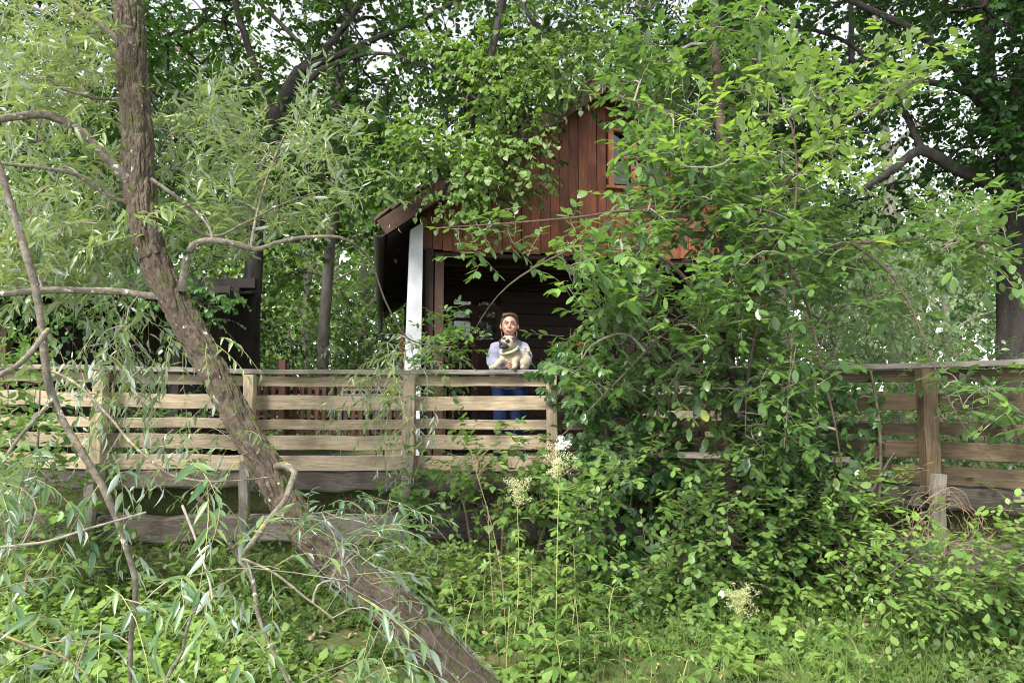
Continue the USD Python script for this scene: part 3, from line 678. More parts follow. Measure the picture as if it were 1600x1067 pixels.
RT = zrow(578) + .004                      # top of the cap board
RY = float(LINE[3][1]) + .02
hx, hy = float(P(796, 510, 7.52)[0]), 7.52
hc = P(796, 509, 7.52)                     # middle of the head
def grown(m):
    v = np.array(m.vertices) - hc; k = np.clip((v[:, 2:] + .135) / .05, 0, 1)
    m.vertices = hc + v * (1 + k * np.array([.13, .08, .15])); return m
def tm_(m):
    m = m.to_mesh(); return trimesh.Trimesh(m.vert_properties[:, :3], m.tri_verts)
def tt(*a): return trimesh.Trimesh(*tube(*a), process=False)
who = thing('person', 'person in pale lilac sweater leaning on the railing and holding the pug', 'person')
def b(x, y, z): return np.array([hc[0] + x, y, z])
nk, ch, pv = b(.0, 7.585, hc[2] - .135), b(0, 7.62, hc[2] - .32), b(.0, 7.80, .93 + .90)
sh = [b(s * .135, 7.60, hc[2] - .225) for s in (-1, 1)]
el = [b(-.172, 7.46, RT + .065), b(.165, 7.45, RT + .07)]
wr_ = [b(-.05, RY + .02, RT + .05), b(.085, RY + .03, RT + .06)]
ha = [b(.015, RY - .0, RT + .035), b(.03, RY - .03, RT + .045)]
# body: head, neck, arms with hands, torso, legs in one skin
head = ell(hc + (0, .012, .012), (.074, .092, .098)) + ell(hc + (0, -.035, -.045), (.054, .055, .058)) + ell(hc + (0, -.052, -.082), (.026, .024, .020))
head += ell(hc + (0, -.078, -.012), (.014, .02, .012)) + Manifold.batch_hull([sph(hc + (0, -.08, .012), .008), sph(hc + (0, -.102, -.016), .0105)]) + sph(hc + (.011, -.088, -.02), .008) + sph(hc + (-.011, -.088, -.02), .008)
head += ell(hc + (-.034, -.062, -.022), (.022, .02, .018)) + ell(hc + (.034, -.062, -.022), (.022, .02, .018))
for s in (-1, 1):
    head -= sph(hc + (s * .029, -.0935, .011), .0105)
    head += ell(hc + (s * .078, .008, -.005), (.009, .02, .032), rot=(12, 0, s * -20))
    head += Manifold.batch_hull([sph(hc + (s * .012, -.084, .027), .006), sph(hc + (s * .046, -.068, .026), .006)])
body = head + chain([(hc + (0, .03, -.05), .048), (nk, .052), (b(0, 7.61, hc[2] - .19), .06)])
body += Manifold.batch_hull([sph(sh[0], .055), sph(sh[1], .055), sph(ch, .11), sph(b(0, 7.68, hc[2] - .44), .11)]) + Manifold.batch_hull([sph(b(-.07, 7.68, hc[2] - .44), .10), sph(b(.07, 7.68, hc[2] - .44), .10), sph(pv + (-.07, 0, 0), .11), sph(pv + (.07, 0, 0), .11)])
for i, s in ((0, -1), (1, 1)):
    body += chain([(sh[i], .05), (el[i], .04), (wr_[i], .026), (wr_[i] * .4 + ha[i] * .6, .03)])
    hip, kn, an_ = pv + (s * .085, 0, -.06), pv + (s * .095, -.02, -.46), b(s * .10, 7.82, .93 + .08)
    body += chain([(hip, .088), (kn, .056), (an_, .038)]) + chain([(an_, .036), (an_ + (s * .02, -.15, -.045), .03)])
# hands: palm, four curled fingers, thumb
for i, s in ((0, 1), (1, -1)):
    f_ = nrm(ha[i] - wr_[i]); u_ = nrm(np.cross(f_, [0, 1.0, 0])); u_ = u_ if u_[2] > 0 else -u_
    n_ = np.cross(f_, u_); pc = ha[i]
    body += Manifold.batch_hull([sph(pc + u_ * .026, .013), sph(pc - u_ * .026, .013), sph(wr_[i] * .5 + pc * .5, .022)])
    for k, l in enumerate((.062, .072, .067, .052)):
        o = pc + u_ * (.03 - .02 * k); back = np.array([0, -1.0, 0])
        body += chain([(o, .0095), (o + f_ * l * .45 + back * .004, .0088), (o + f_ * l * .8 - back * .004, .008), (o + f_ * l * .92 - back * .02, .007)], 10)
    o = wr_[i] * .45 + pc * .55 + u_ * .02
    body += chain([(o, .012), (o + u_ * .022 + f_ * .018 + (0, -.008, 0), .0105), (o + u_ * .03 + f_ * .042 + (0, -.006, 0), .0085)], 10)
put(who, 'body', grown(blob(body, .008, 8)), 'skin', smooth=True)
# sweater and jeans
sw = Manifold.batch_hull([sph(sh[0], .072), sph(sh[1], .072), sph(ch + (-.045, 0, 0), .115), sph(ch + (.045, 0, 0), .115)]) + Manifold.batch_hull([sph(ch + (-.07, 0, 0), .13), sph(ch + (.07, 0, 0), .13), sph(pv + (-.07, 0, .03), .14), sph(pv + (.07, 0, .03), .14)])
sw += Manifold.batch_hull([sph(sh[0] + (.04, 0, .02), .055), sph(sh[1] + (-.04, 0, .02), .055), sph(nk + (0, .02, -.02), .066)])
for i in (0, 1):
    s = (-1, 1)[i]
    sw += chain([(sh[i], .070), (sh[i] * .45 + el[i] * .55 + (s * .018, -.01, 0), .066), (el[i] + (0, 0, .012), .058), (el[i] * .35 + wr_[i] * .65 + (0, 0, .004), .05), (wr_[i], .040)])
sw -= Manifold.batch_hull([sph(nk + (0, -.01, .0), .056), sph(nk + (0, -.03, .12), .07)])
sm = blob(sw, .012, 10); vv = np.array(sm.vertices)
sm.vertices = vv + np.array(sm.vertex_normals) * ((meshkit.fbm(vv * np.array([13, 13, 26]), 3, 8) - .5) * .022)[:, None]
put(who, 'sweater', sm, 'sweater', smooth=True)
jn = Manifold.batch_hull([sph(pv + (-.07, 0, .04), .125), sph(pv + (.07, 0, .04), .125), sph(pv + (-.085, 0, -.08), .105), sph(pv + (.085, 0, -.08), .105)])
for s in (-1, 1): jn += chain([(pv + (s * .085, 0, -.06), .10), (pv + (s * .095, -.02, -.46), .072), (b(s * .10, 7.82, .93 + .10), .058)])
put(who, 'jeans', blob(jn, .016, 6), 'jeans', smooth=True)
for s in (-1, 1):
    an_ = b(s * .10, 7.82, .93 + .05)
    put(who, 'shoe', blob(chain([(an_ + (0, .04, -.005), .045), (an_ + (s * .01, -.08, -.012), .04), (an_ + (s * .02, -.16, -.018), .034)]), .01, 5), 'shoe', smooth=True)
# hair: short, swept across the forehead, tied tails at both sides of the neck
hr = (ell(hc + (0, .024, .026), (.084, .094, .098)) - ell(hc + (0, -.078, -.022), (.082, .086, .106)) - Manifold.cube((.4, .4, .2), True).translate(tuple(hc + (0, 0, -.15))))
hr += Manifold.batch_hull([ell(hc + (-.045, -.036, .096), (.022, .024, .014)), ell(hc + (.03, -.050, .097), (.03, .018, .012)), ell(hc + (.066, -.03, .07), (.012, .018, .018))])
hr += Manifold.batch_hull([ell(hc + (-.05, -.01, .085), (.02, .05, .016)), ell(hc + (.03, -.03, .096), (.03, .03, .014))])
hm = blob(hr, .006, 6); vv = np.array(hm.vertices)
hm.vertices = vv + np.array(hm.vertex_normals) * ((meshkit.fbm(vv * np.array([60, 60, 22]), 3, 2) - .5) * .012)[:, None]
put(who, 'hair', grown(hm), 'hair', smooth=True)
for s in (-1, 1):
    for k in range(7):
        o = hc + (s * (.066 + .004 * rng.normal()), .02 - .012 * k + .0, -.055)
        put(who, 'hair_strand', grown(tt(curve(np.array([o, o + (-s * .002, -.015, -.035), o + (s * (.002 + .006 * rng.normal()), -.03, -.07), o + (s * .004 * rng.normal(), -.035, -.105)]), 10), np.linspace(.007, .002, 10), 6)), 'hair', smooth=True)
for s in (-1, 1):
    e = put(who, 'eye', grown(tm_(ell(hc + (s * .029, -.0805, .011), (.0088, .0058, .0029), 20))), 'eye_white', smooth=True)
    put(e, 'iris', grown(tm_(ell(hc + (s * .029, -.0848, .011), (.0038, .0028, .0031), 16))), 'eye_dark', smooth=True)
    put(who, 'eyebrow', grown(tt(curve(np.array([hc + (s * .013, -.09, .029), hc + (s * .03, -.085, .034), hc + (s * .047, -.070, .028)]), 8), np.linspace(.0032, .0016, 8), 6)), 'hair', smooth=True)
    put(who, 'eyelash', grown(tt(curve(np.array([hc + (s * .015, -.086, .014), hc + (s * .03, -.087, .0195), hc + (s * .043, -.076, .013)]), 8), .0011, 5)), 'eye_dark', smooth=True)
put(who, 'lips', grown(tt(curve(np.array([hc + (-.033, -.079, -.042), hc + (-.014, -.0965, -.0515), hc + (0, -.0985, -.0535), hc + (.014, -.0965, -.0515), hc + (.033, -.079, -.042)]), 14), np.r_[.002, np.full(12, .0042), .002], 8)), 'lip', smooth=True)

# pug sitting on the cap board, turned half to the left
dog = thing('pug', 'fawn pug with black muzzle sitting on the railing in the arms of the person', 'dog')
_s = 1.13; _o = np.array([P(797, 577, 7.2)[0], 7.22, RT]);
UsdGeom.Xformable(stage.GetPrimAtPath(dog)).AddTransformOp().Set(Gf.Matrix4d(_s, 0, 0, 0, 0, _s, 0, 0, 0, 0, _s, 0, *(_o * (1 - _s)), 1))
D_ = 7.27
def g(px, py, d=D_): return P(px, py, d)
rz = RT
hd = g(794, 540, 7.19); lk = nrm(np.array([-.62, -.78, -.05])); sd = nrm(np.cross(lk, UP)); 
chst, rump = g(799, 558, 7.235), g(812, 563, 7.34)
body = ell(hd, (.070, .068, .064)) + Manifold.batch_hull([sph(hd - lk * .04 - UP * .035, .055), sph(chst + UP * .01, .078)])
body += Manifold.batch_hull([sph(chst, .082), sph(chst - UP * .045, .066), sph(rump + UP * .0, .075), sph(rump - UP * .03, .068)])
body += ell(hd + lk * .045 - UP * .018, (.046, .046, .038)) + sph(hd + lk * .03 + sd * .032 - UP * .03, .03) + sph(hd + lk * .03 - sd * .032 - UP * .03, .03)
# front legs
pl = g(773, 576, 7.17); pl[2] = rz + .018
body += chain([(chst + np.array([-.045, -.02, -.02]), .044), (chst * .45 + pl * .55 + UP * .02, .029), (pl + np.array([.02, 0, .008]), .021), (pl, .022), (pl + np.array([-.022, -.012, -.004]), .017)])
pr = g(804, 576, 7.15); pr[2] = rz + .018
body += chain([(chst + np.array([.035, -.03, -.02]), .044), (chst * .4 + pr * .6 + np.array([.01, -.01, .02]), .029), (pr + UP * .008, .021), (pr + np.array([-.012, -.022, -.003]), .019)])
# hind leg: knee forward, hock back, paw on the board
hk = g(819, 573, 7.30); hk[2] = rz + .03; hp = g(815, 577, 7.19); hp[2] = rz + .017
body += Manifold.batch_hull([sph(rump + (.03, -.02, -.01), .06), sph(g(815, 568, 7.22), .045)]) + chain([(g(815, 568, 7.22), .042), (hk, .026), (hp, .019), (hp + np.array([-.012, -.026, -.002]), .017)])
hk2 = g(805, 574, 7.38); hk2[2] = rz + .03
body += chain([(rump + (-.03, .02, -.02), .055), (hk2, .028), (hk2 + np.array([-.05, -.05, -.012]), .018)])
bm = blob(body, .008, 10); vv = np.array(bm.vertices)
bm.vertices = vv + np.array(bm.vertex_normals) * ((meshkit.fbm(vv * 30, 3, 4) - .5) * .010)[:, None]
put(dog, 'body', bm, 'pug_fur', smooth=True)
mz = Manifold.batch_hull([ell(hd + lk * .062 - UP * .02, (.036, .036, .030)), sph(hd + lk * .05 + sd * .03 - UP * .034, .023), sph(hd + lk * .05 - sd * .03 - UP * .034, .023)]) + ell(hd + lk * .078 - UP * .042, (.028, .028, .016))
put(dog, 'muzzle', blob(mz, .006, 8), 'pug_mask', smooth=True)
put(dog, 'nose', ell(hd + lk * .101 - UP * .006, (.013, .012, .009)), 'eye_dark', smooth=True)
for s in (-1, 1):
    c_ = hd + lk * .055 + sd * s * .036 + UP * .010
    put(dog, 'eye_patch', blob(ell(c_ - lk * .004, (.021, .021, .019)), .005, 3), 'pug_mask', smooth=True)
    e = put(dog, 'eye', ell(c_ + lk * .010 + sd * s * .002, (.0125, .0125, .0115)), 'eye_dark', smooth=True)
    er = hd + sd * s * .055 + UP * .035 - lk * .005
    ear = Manifold.batch_hull([sph(er + lk * .018, .008), sph(er - lk * .022 + UP * .002, .008), sph(er + sd * s * .022 - UP * .035 + lk * .012, .006)])
    put(dog, 'ear', blob(ear, .006, 4), 'pug_ear', smooth=True)
for k in range(2):
    put(dog, 'brow_wrinkle', tube(curve(np.array([hd + lk * .058 - sd * .02 + UP * (.033 + .012 * k), hd + lk * (.064 - .006 * k) + UP * (.028 + .012 * k), hd + lk * .058 + sd * .02 + UP * (.033 + .012 * k)]), 8), .0035, 6), 'pug_ear', smooth=True)
an = np.linspace(0, 2 * math.pi, 25); cc = hd - lk * .018 - UP * .062; ca = nrm(lk * .5 + UP * .86); cx = nrm(np.cross(ca, sd))
ring = cc + np.cos(an)[:, None] * sd * .078 + np.sin(an)[:, None] * cx * .074
put(dog, 'collar', tube(ring, .012, 8), 'collar_band', smooth=True)
put(dog, 'harness_strap', tube(curve(np.array([cc + sd * .06 - UP * .01, chst + lk * .066 + UP * .01, chst + lk * .07 - UP * .05]), 12), .008, 6), 'collar_band', smooth=True)
bk = cc + np.array([.078, -.05, .0])
put(dog, 'buckle', trimesh.creation.torus(.012, .0035, 14, 8).apply_transform(frame(bk, (1, 0, .3), (0, -1, .2))), 'black_strap', smooth=True)
tl = rump + np.array([.05, .05, .05]); an = np.linspace(0, 5.2, 16)
put(dog, 'tail', tube(np.c_[tl[0] + .02 * np.sin(an), tl[1] + .012 * an / 5, tl[2] + .03 - .028 * np.cos(an)], np.linspace(.017, .009, 16), 8), 'pug_fur', smooth=True)
# ------------------------------------------------------------------ trees behind
T_LIND = lobed([(.14, .43), (.52, .47)], .15, .2)
def ellipsoid(c, r, n, gap=None, seed=0, shell=.35):
    out = np.zeros((0, 3)); c, r = np.array(c, float), np.array(r, float)
    while len(out) < n:
        q = rng.normal(size=(n * 3, 3)); q = nrm(q) * (shell + (1 - shell) * rng.random((n * 3, 1)) ** .6)
        p = c + q * r
        if gap: p = p[meshkit.fbm(p * gap[0], 2, seed) > gap[1]]
        out = np.vstack([out, p])
    return out[:n]

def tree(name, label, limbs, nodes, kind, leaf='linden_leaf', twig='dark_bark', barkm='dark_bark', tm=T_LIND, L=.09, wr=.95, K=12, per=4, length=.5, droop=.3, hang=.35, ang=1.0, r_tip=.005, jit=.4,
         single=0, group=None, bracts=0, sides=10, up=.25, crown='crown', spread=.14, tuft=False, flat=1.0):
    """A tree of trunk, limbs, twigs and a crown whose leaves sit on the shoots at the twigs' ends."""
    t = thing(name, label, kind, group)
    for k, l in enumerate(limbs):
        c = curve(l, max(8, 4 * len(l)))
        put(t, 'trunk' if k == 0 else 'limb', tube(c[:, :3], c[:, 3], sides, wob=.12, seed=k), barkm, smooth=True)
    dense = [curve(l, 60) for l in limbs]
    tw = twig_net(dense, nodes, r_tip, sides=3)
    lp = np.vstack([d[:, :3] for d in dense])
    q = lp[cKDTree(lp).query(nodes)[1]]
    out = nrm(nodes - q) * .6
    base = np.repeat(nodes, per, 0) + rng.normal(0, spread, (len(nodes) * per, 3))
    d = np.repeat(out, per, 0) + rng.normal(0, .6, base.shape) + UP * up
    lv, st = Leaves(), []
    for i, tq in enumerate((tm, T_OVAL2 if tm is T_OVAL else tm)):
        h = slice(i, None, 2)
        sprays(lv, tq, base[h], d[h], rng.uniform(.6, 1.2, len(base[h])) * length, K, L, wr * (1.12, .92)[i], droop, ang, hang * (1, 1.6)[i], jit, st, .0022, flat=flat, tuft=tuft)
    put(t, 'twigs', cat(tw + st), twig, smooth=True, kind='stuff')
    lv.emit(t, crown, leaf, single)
    if bracts:
        lb = Leaves(); s = rng.integers(0, len(base), bracts)
        lb.add(T_WILLOW, base[s] + rng.normal(0, .16, (bracts, 3)), rng.normal(0, .5, (bracts, 3)) - UP, rng.normal(0, 1, (bracts, 3)), .075, .02)
        lb.emit(t, 'bracts', 'linden_bract'); stage.GetPrimAtPath(t + '/bracts').SetCustomDataByKey('kind', 'stuff')
    return t

def limb2(a): return limb([(x, y, r * .68, d) for x, y, r, d in a])
# the linden left of the cabin: its dark trunk, the long limb over the picture's upper middle
l_trunk = limb([(388, 640, 17, 11.2), (390, 540, 15, 11.2), (396, 420, 14, 11.1), (405, 300, 13, 11.0), (430, 190, 12, 10.8), (470, 110, 11, 10.4)])
l_l1 = limb2([(470, 112, 10, 10.4), (515, 92, 8, 10.0), (570, 68, 7, 9.7), (640, 38, 6, 9.3), (710, 4, 5, 9.0), (800, -60, 4, 8.6)])
l_l2 = limb2([(405, 300, 8, 11.0), (440, 200, 7, 10.2), (505, 108, 6.5, 9.8), (560, 88, 5, 9.5), (600, 84, 4, 9.2), (690, 118, 3.5, 8.8), (760, 170, 3, 8.4)])
l_l3 = limb2([(430, 190, 9, 10.8), (390, 80, 8, 10.8), (350, -60, 7, 10.9), (300, -300, 5, 11)])
l_l4 = limb2([(405, 300, 8, 11.0), (340, 220, 7, 10.4), (280, 170, 5, 10.0), (200, 120, 4, 9.5)])
l_l5 = limb2([(470, 110, 9, 10.4), (540, 40, 8, 11), (640, -150, 7, 11.5), (700, -400, 5, 12)])
nodes = np.vstack([ellipsoid((-3.6, 11.2, 6.6), (4.6, 3.0, 3.9), 720, (.55, .42), 3), ellipsoid((-3.6, 9.2, 10.4), (5.5, 4.4, 2.9), 430),
                   region([(560, 150), (700, 60), (860, 40), (880, 170), (840, 210), (700, 280), (620, 330), (560, 260)], 150, 8.6, 10.2)])
nodes = thin(nodes[~((pixel(nodes)[1] > 330) & (pixel(nodes)[0] > 330))])
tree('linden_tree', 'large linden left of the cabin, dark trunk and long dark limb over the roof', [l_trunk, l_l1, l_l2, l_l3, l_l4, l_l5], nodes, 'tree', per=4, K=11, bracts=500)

# hanging flowering shoots before the cabin roof belong to a linden of their own whose limb comes from above
h_l = [limb([(900, -330, 9, 9.3), (840, -160, 8, 8.9), (790, -20, 7, 8.6), (760, 120, 5, 8.3), (720, 230, 4, 8.1), (690, 310, 2.5, 8.0)]),
       limb([(790, -20, 5, 8.6), (850, 60, 4, 8.2), (880, 120, 3, 8.0), (905, 160, 2, 7.9)]),
       limb([(760, 120, 4, 8.3), (800, 190, 3, 8.0), (820, 240, 2.2, 7.9), (800, 320, 1.6, 7.9)])]
nodes = np.vstack([region([(600, 285), (620, 240), (700, 160), (760, 60), (900, 60), (940, 110), (860, 150), (825, 205), (840, 270), (795, 290), (790, 330), (720, 335), (700, 290), (640, 300)], 135, 7.5, 8.35, gaps=(60, .36, 4)),
                   region([(640, -60), (980, -60), (960, 80), (760, 110), (680, 120)], 24, 7.6, 8.8), ellipsoid((1.0, 8.4, 9.4), (3.6, 3.6, 2.4), 230)])
tree('hanging_linden', 'linden with pale flowering shoots hanging before the cabin roof', h_l, nodes, 'tree', leaf='linden_spray_leaf', tm=T_HEART, L=.072, K=12, per=4, length=.42, droop=.5, hang=.45, bracts=900, r_tip=.004, spread=.1)

# slender trunk left of the cabin corner
s_t = limb([(503, 640, 10, 13.4), (505, 540, 9, 13.4), (512, 430, 8.5, 13.3), (520, 330, 8, 13.2), (530, 150, 7, 13.2), (560, -120, 6, 13.4)])
s_l = [limb([(520, 330, 5, 13.2), (580, 250, 4, 13), (650, 200, 3, 12.6)]), limb([(530, 150, 5, 13.2), (460, 60, 4, 13), (400, 0, 3, 12.6)])]
nodes = np.vstack([ellipsoid((-3.0, 13.8, 7.6), (3.2, 2.2, 3.6), 300, (.6, .47), 8), ellipsoid((-2.6, 14, 4.6), (2.4, 1.6, 1.1), 70, (.8, .45), 9)])
nodes = thin(nodes)
tree('slender_linden', 'slender grey tree trunk standing left of the white pillar', [s_t] + s_l, nodes, 'tree', barkm='grey_bark', per=4, K=11, L=.10)

# great dark tree at the right edge
r_t = limb([(1596, 720, 36, 9.6), (1594, 560, 33, 9.6), (1592, 430, 31, 9.6), (1588, 330, 30, 9.6), (1585, 260, 27, 9.6), (1600, 150, 22, 9.7), (1650, -60, 18, 10), (1700, -400, 12, 10.4)])
r_l = [limb([(1585, 320, 16, 9.6), (1545, 285, 12, 9.3), (1490, 262, 10, 9.0), (1440, 235, 8, 8.8), (1400, 262, 6, 8.7), (1340, 300, 4, 8.6)]),
       limb([(1586, 262, 17, 9.6), (1560, 190, 14, 9.5), (1545, 120, 12, 9.4), (1540, 40, 10, 9.3), (1520, -100, 7, 9.2)]),
       limb([(1560, 190, 11, 9.5), (1525, 150, 9, 9.2), (1490, 100, 7, 9.0), (1440, 55, 6, 8.8), (1370, 20, 5, 8.6), (1280, -20, 4, 8.5)]),
       limb([(1440, 235, 6, 8.8), (1400, 150, 5, 9.2), (1330, 90, 5, 9.5), (1330, 20, 4, 9.5), (1325, -80, 4, 9.5)]),
       limb([(1525, 150, 6, 9.2), (1460, 130, 5, 9.0), (1400, 120, 4, 9.0), (1310, 60, 3, 9.2), (1230, 40, 3, 9.4)]),
       limb([(1592, 330, 13, 9.6), (1640, 250, 10, 9.4), (1700, 200, 8, 9.0)])]
nodes = np.vstack([ellipsoid((5.6, 9.8, 6.6), (3.9, 2.5, 3.0), 600, (.6, .43), 12), ellipsoid((5.4, 8.6, 10), (5.0, 4.2, 2.8), 380),
                   region([(1130, 20), (1400, -20), (1600, -20), (1600, 280), (1480, 300), (1330, 180), (1220, 120)], 120, 8.4, 9.6, gaps=(70, .42, 14))])
px_, py_, _ = pixel(nodes); nodes = thin(nodes[~((py_ > 400) | ((py_ > 330) & (px_ > 1540)))])
tree('shady_linden', 'great dark linden trunk at the right edge with limbs spreading leftwards', [r_t] + r_l, nodes, 'tree', per=4, K=11, bracts=300)

# trees behind the cabin and to the sides: each its trunk and crown
def back_tree(name, label, px, d, h, rx, rz, n, leaf='far_leaf', L=.16, gap=(.45, .45), low=.36, group=None, barkm='grey_bark', ry=None, K=9):
    b = P(px, 640, d); b[2] = ground_z(b[0], b[1]) - .05
    w = h * .016
    ls = [np.array([(b[0], b[1], b[2], w), (b[0] + .1, b[1], b[2] + h * .4, w * .8), (b[0] - .1, b[1] + .1, b[2] + h * .9, w * .3)])]
    for k in range(5):
        a = rng.uniform(0, 6.28); z = h * (.35 + .1 * k)
        o = np.array([math.cos(a), math.sin(a) * .6, 0]) * rx * .6
        ls.append(np.array([(b[0], b[1], b[2] + z, w * .5), (*(b[:2] + o[:2] * .5), b[2] + z + h * .08, w * .35), (*(b[:2] + o[:2]), b[2] + z + h * .12, w * .15)]))
    nd = ellipsoid((b[0], b[1], b[2] + h * (low + (1 - low) / 2)), (rx, ry or rx * .8, h * (1 - low) / 2 * rz), n, gap, int(px) % 97, .25)
    nd = thin(nd)
    return tree(name, label, ls, nd, 'tree', leaf=leaf, twig='twig_brown', barkm=barkm, tm=T_FAR, L=L, wr=.7, K=K, per=4, length=.9, droop=.3, r_tip=.008, group=group, sides=8, spread=.35)

back_tree('forest_tree', 'tall green tree rising directly behind the cabin ridge', 1010, 19, 15, 5.0, 1, 460, 'linden_leaf', .17)
back_tree('forest_tree', 'bushy green tree beyond the picket fence, between the two dark trunks', 470, 19, 9, 2.6, 1.05, 300, 'weed_leaf', .17, low=.06)
back_tree('forest_tree', 'lighter green tree seen between slender trunk and white pillar', 560, 23, 10, 2.6, 1.05, 240, 'weed_leaf', .18, low=.06)
back_tree('forest_tree', 'tall forest tree behind the open shed', 170, 20, 14, 5.5, 1, 420, 'far_leaf', .18, low=.2)
back_tree('forest_tree', 'broad forest tree at the left edge behind the willow', -60, 17, 12, 4.5, 1, 260, 'far_leaf', .18, low=.2)
back_tree('forest_tree', 'forest tree between linden trunk and shed roof', 330, 25, 15, 4.6, 1, 360, 'far_leaf', .22, low=.08)
back_tree('forest_tree', 'dark leafy tree right of the cabin gable, behind the bird cherry', 1215, 15.5, 11.5, 2.8, 1, 260, 'linden_leaf', .15, low=.42)
back_tree('forest_tree', 'tall thin crowned tree far behind the great right linden', 1400, 24, 16, 4.2, 1, 150, 'far_leaf', .2, low=.4)
back_tree('pale_willow', 'far tree in the clearing right of the cabin, leaves coloured pale for open sun', 1300, 19, 6.5, 3.0, 1.1, 230, 'sunlit_pale_leaf', .15, gap=(.6, .35), low=.04)  # far trees whose sunlit look is put into the leaf colour
back_tree('pale_willow', 'far tree in the clearing beside the great dark trunk, leaves coloured pale for open sun', 1480, 21, 7.5, 3.4, 1.1, 260, 'sunlit_pale_leaf', .16, gap=(.6, .35), low=.04)
back_tree('forest_tree', 'light tree beyond the clearing at the right edge', 1640, 26, 12, 4.2, 1, 260, 'far_leaf', .22, low=.1)
back_tree('forest_tree', 'distant tree above the pale clearing trees', 1360, 34, 13, 5.5, 1, 200, 'far_leaf', .3, low=.15)
back_tree('forest_tree', 'distant tree above the red picket fence', 520, 36, 12, 6, 1, 260, 'far_leaf', .32, low=.06)
# far wood that reads as one mass
lv = Leaves()
NW = 16000
q = np.c_[rng.uniform(-70, 70, NW), rng.uniform(46, 62, NW), np.zeros(NW)]
q[:, 2] = rng.uniform(0, 1, NW) * (11 + 13 * meshkit.fbm(np.c_[q[:, 0] * .12, q[:, 1] * .05, q[:, 2]], 2, 4)) + 1
lv.add(T_FAR, q, rng.normal(size=q.shape), rng.normal(size=q.shape), 1.1, .9)
w = UsdGeom.Xform.Define(stage, '/World/distant_wood').GetPrim(); tag(w, 'distant wood closing the view behind all the trees', 'wood', kind='stuff')
lv.emit('/World/distant_wood', 'foliage', 'far_leaf')
back_tree('forest_shrub', 'green shrub beyond the picket fence right of the slender trunk', 575, 15, 2.6, 1.0, 1.2, 80, 'far_leaf', .12, low=.03)
back_tree('forest_shrub', 'green shrub between the two dark trunks beyond the railing', 450, 15.5, 2.8, .9, 1.2, 80, 'far_leaf', .12, low=.03)
back_tree('forest_shrub', 'dark green shrub filling the gap right of the open shed', 352, 12.6, 3.4, .8, 1.2, 110, 'linden_leaf', .11, low=.03)
# bushes behind the railing at the right
def bush(name, label, poly, n, d0, d1, leaf, tm, L, wr, K=9, per=4, length=.3, root=None, single=0, kind='bush', twig='twig_brown', droop=.2, hang=.2, up=.3, group=None, single_name='leaf', jit=.4, gaps=None, ang=1.0, r_tip=.002, flat=1.0, tuft=False, spread=.08):
    nd = region(poly, n, d0, d1, gaps=gaps)
    nd[:, 2] = np.maximum(nd[:, 2], ground_z(nd[:, 0], nd[:, 1]) + .03)
    if root is None:
        c = nd.mean(0); root = [(c[0] + rng.normal(0, .12), max(nd[:, 1].mean(), c[1]) + rng.normal(0, .1)) for _ in range(4)]
    t = thing(name, label, kind, group)
    st = []
    ls = []
    zt = np.percentile(nd[:, 2], 70); c = nd.mean(0)
    for x, y in root:
        g = ground_z(x, y) - .03
        top = np.array([c[0] + (x - c[0]) * 2.2, c[1] + (y - c[1]) * .5, zt])
        ls.append(curve(np.array([(x, y, g, .014), (x + .3 * (top[0] - x), y, g + .6 * (zt - g), .011), (*top, .005)]), 14))
        put(t, 'stem', tube(ls[-1][:, :3], ls[-1][:, 3], 6), twig, smooth=True)
    tw = twig_net(ls, nd, r_tip, sides=3, rmax=.01)
    base = np.repeat(nd, per, 0) + rng.normal(0, spread, (len(nd) * per, 3))
    d = nrm(base - c) * .5 + rng.normal(0, .6, base.shape) + UP * up + np.array([0, -.3, 0])
    lv = Leaves()
    sprays(lv, tm, base, d, rng.uniform(.6, 1.2, len(base)) * length, K, L, wr, droop, ang, hang, jit, st, .0016, flat=flat, tuft=tuft)
    put(t, 'twigs', cat(tw + st), twig, smooth=True, kind='stuff')
    lv.emit(t, 'foliage', leaf, single, single_name)
    return t
bush('garden_bush', 'dark leafy bush behind the railing left of the person', [(655, 560), (670, 525), (700, 515), (716, 550), (720, 585), (660, 600)], 24, 7.35, 7.75, 'creeper_leaf', T_OVAL, .085, .55, per=4, K=8, length=.3, single=60)
bush('garden_bush', 'green bush behind the railing at the right edge, under the dark trunk', [(1330, 640), (1420, 590), (1600, 560), (1640, 700), (1600, 780), (1350, 760)], 90, 7.4, 8.6, 'creeper_leaf', T_OVAL, .09, .55, per=4, K=9, length=.4)
bush('garden_bush', 'low green bush growing behind the boards left of the willow trunk', [(170, 640), (380, 620), (420, 700), (300, 740), (150, 720)], 40, 7.5, 8.2, 'creeper_leaf', T_OVAL, .07, .55, per=4, K=9, length=.3)

bush('shed_climber', 'dark climber with hanging leaves along the edge of the shed roof', [(-40, 440), (120, 430), (340, 445), (360, 490), (200, 500), (-40, 505)], 60, 8.1, 8.6, 'creeper_leaf', T_HEART, .08, .8, K=9, per=4, length=.4, root=[(-4.6, 8.4), (-4.2, 8.45)], droop=.5, hang=.5)
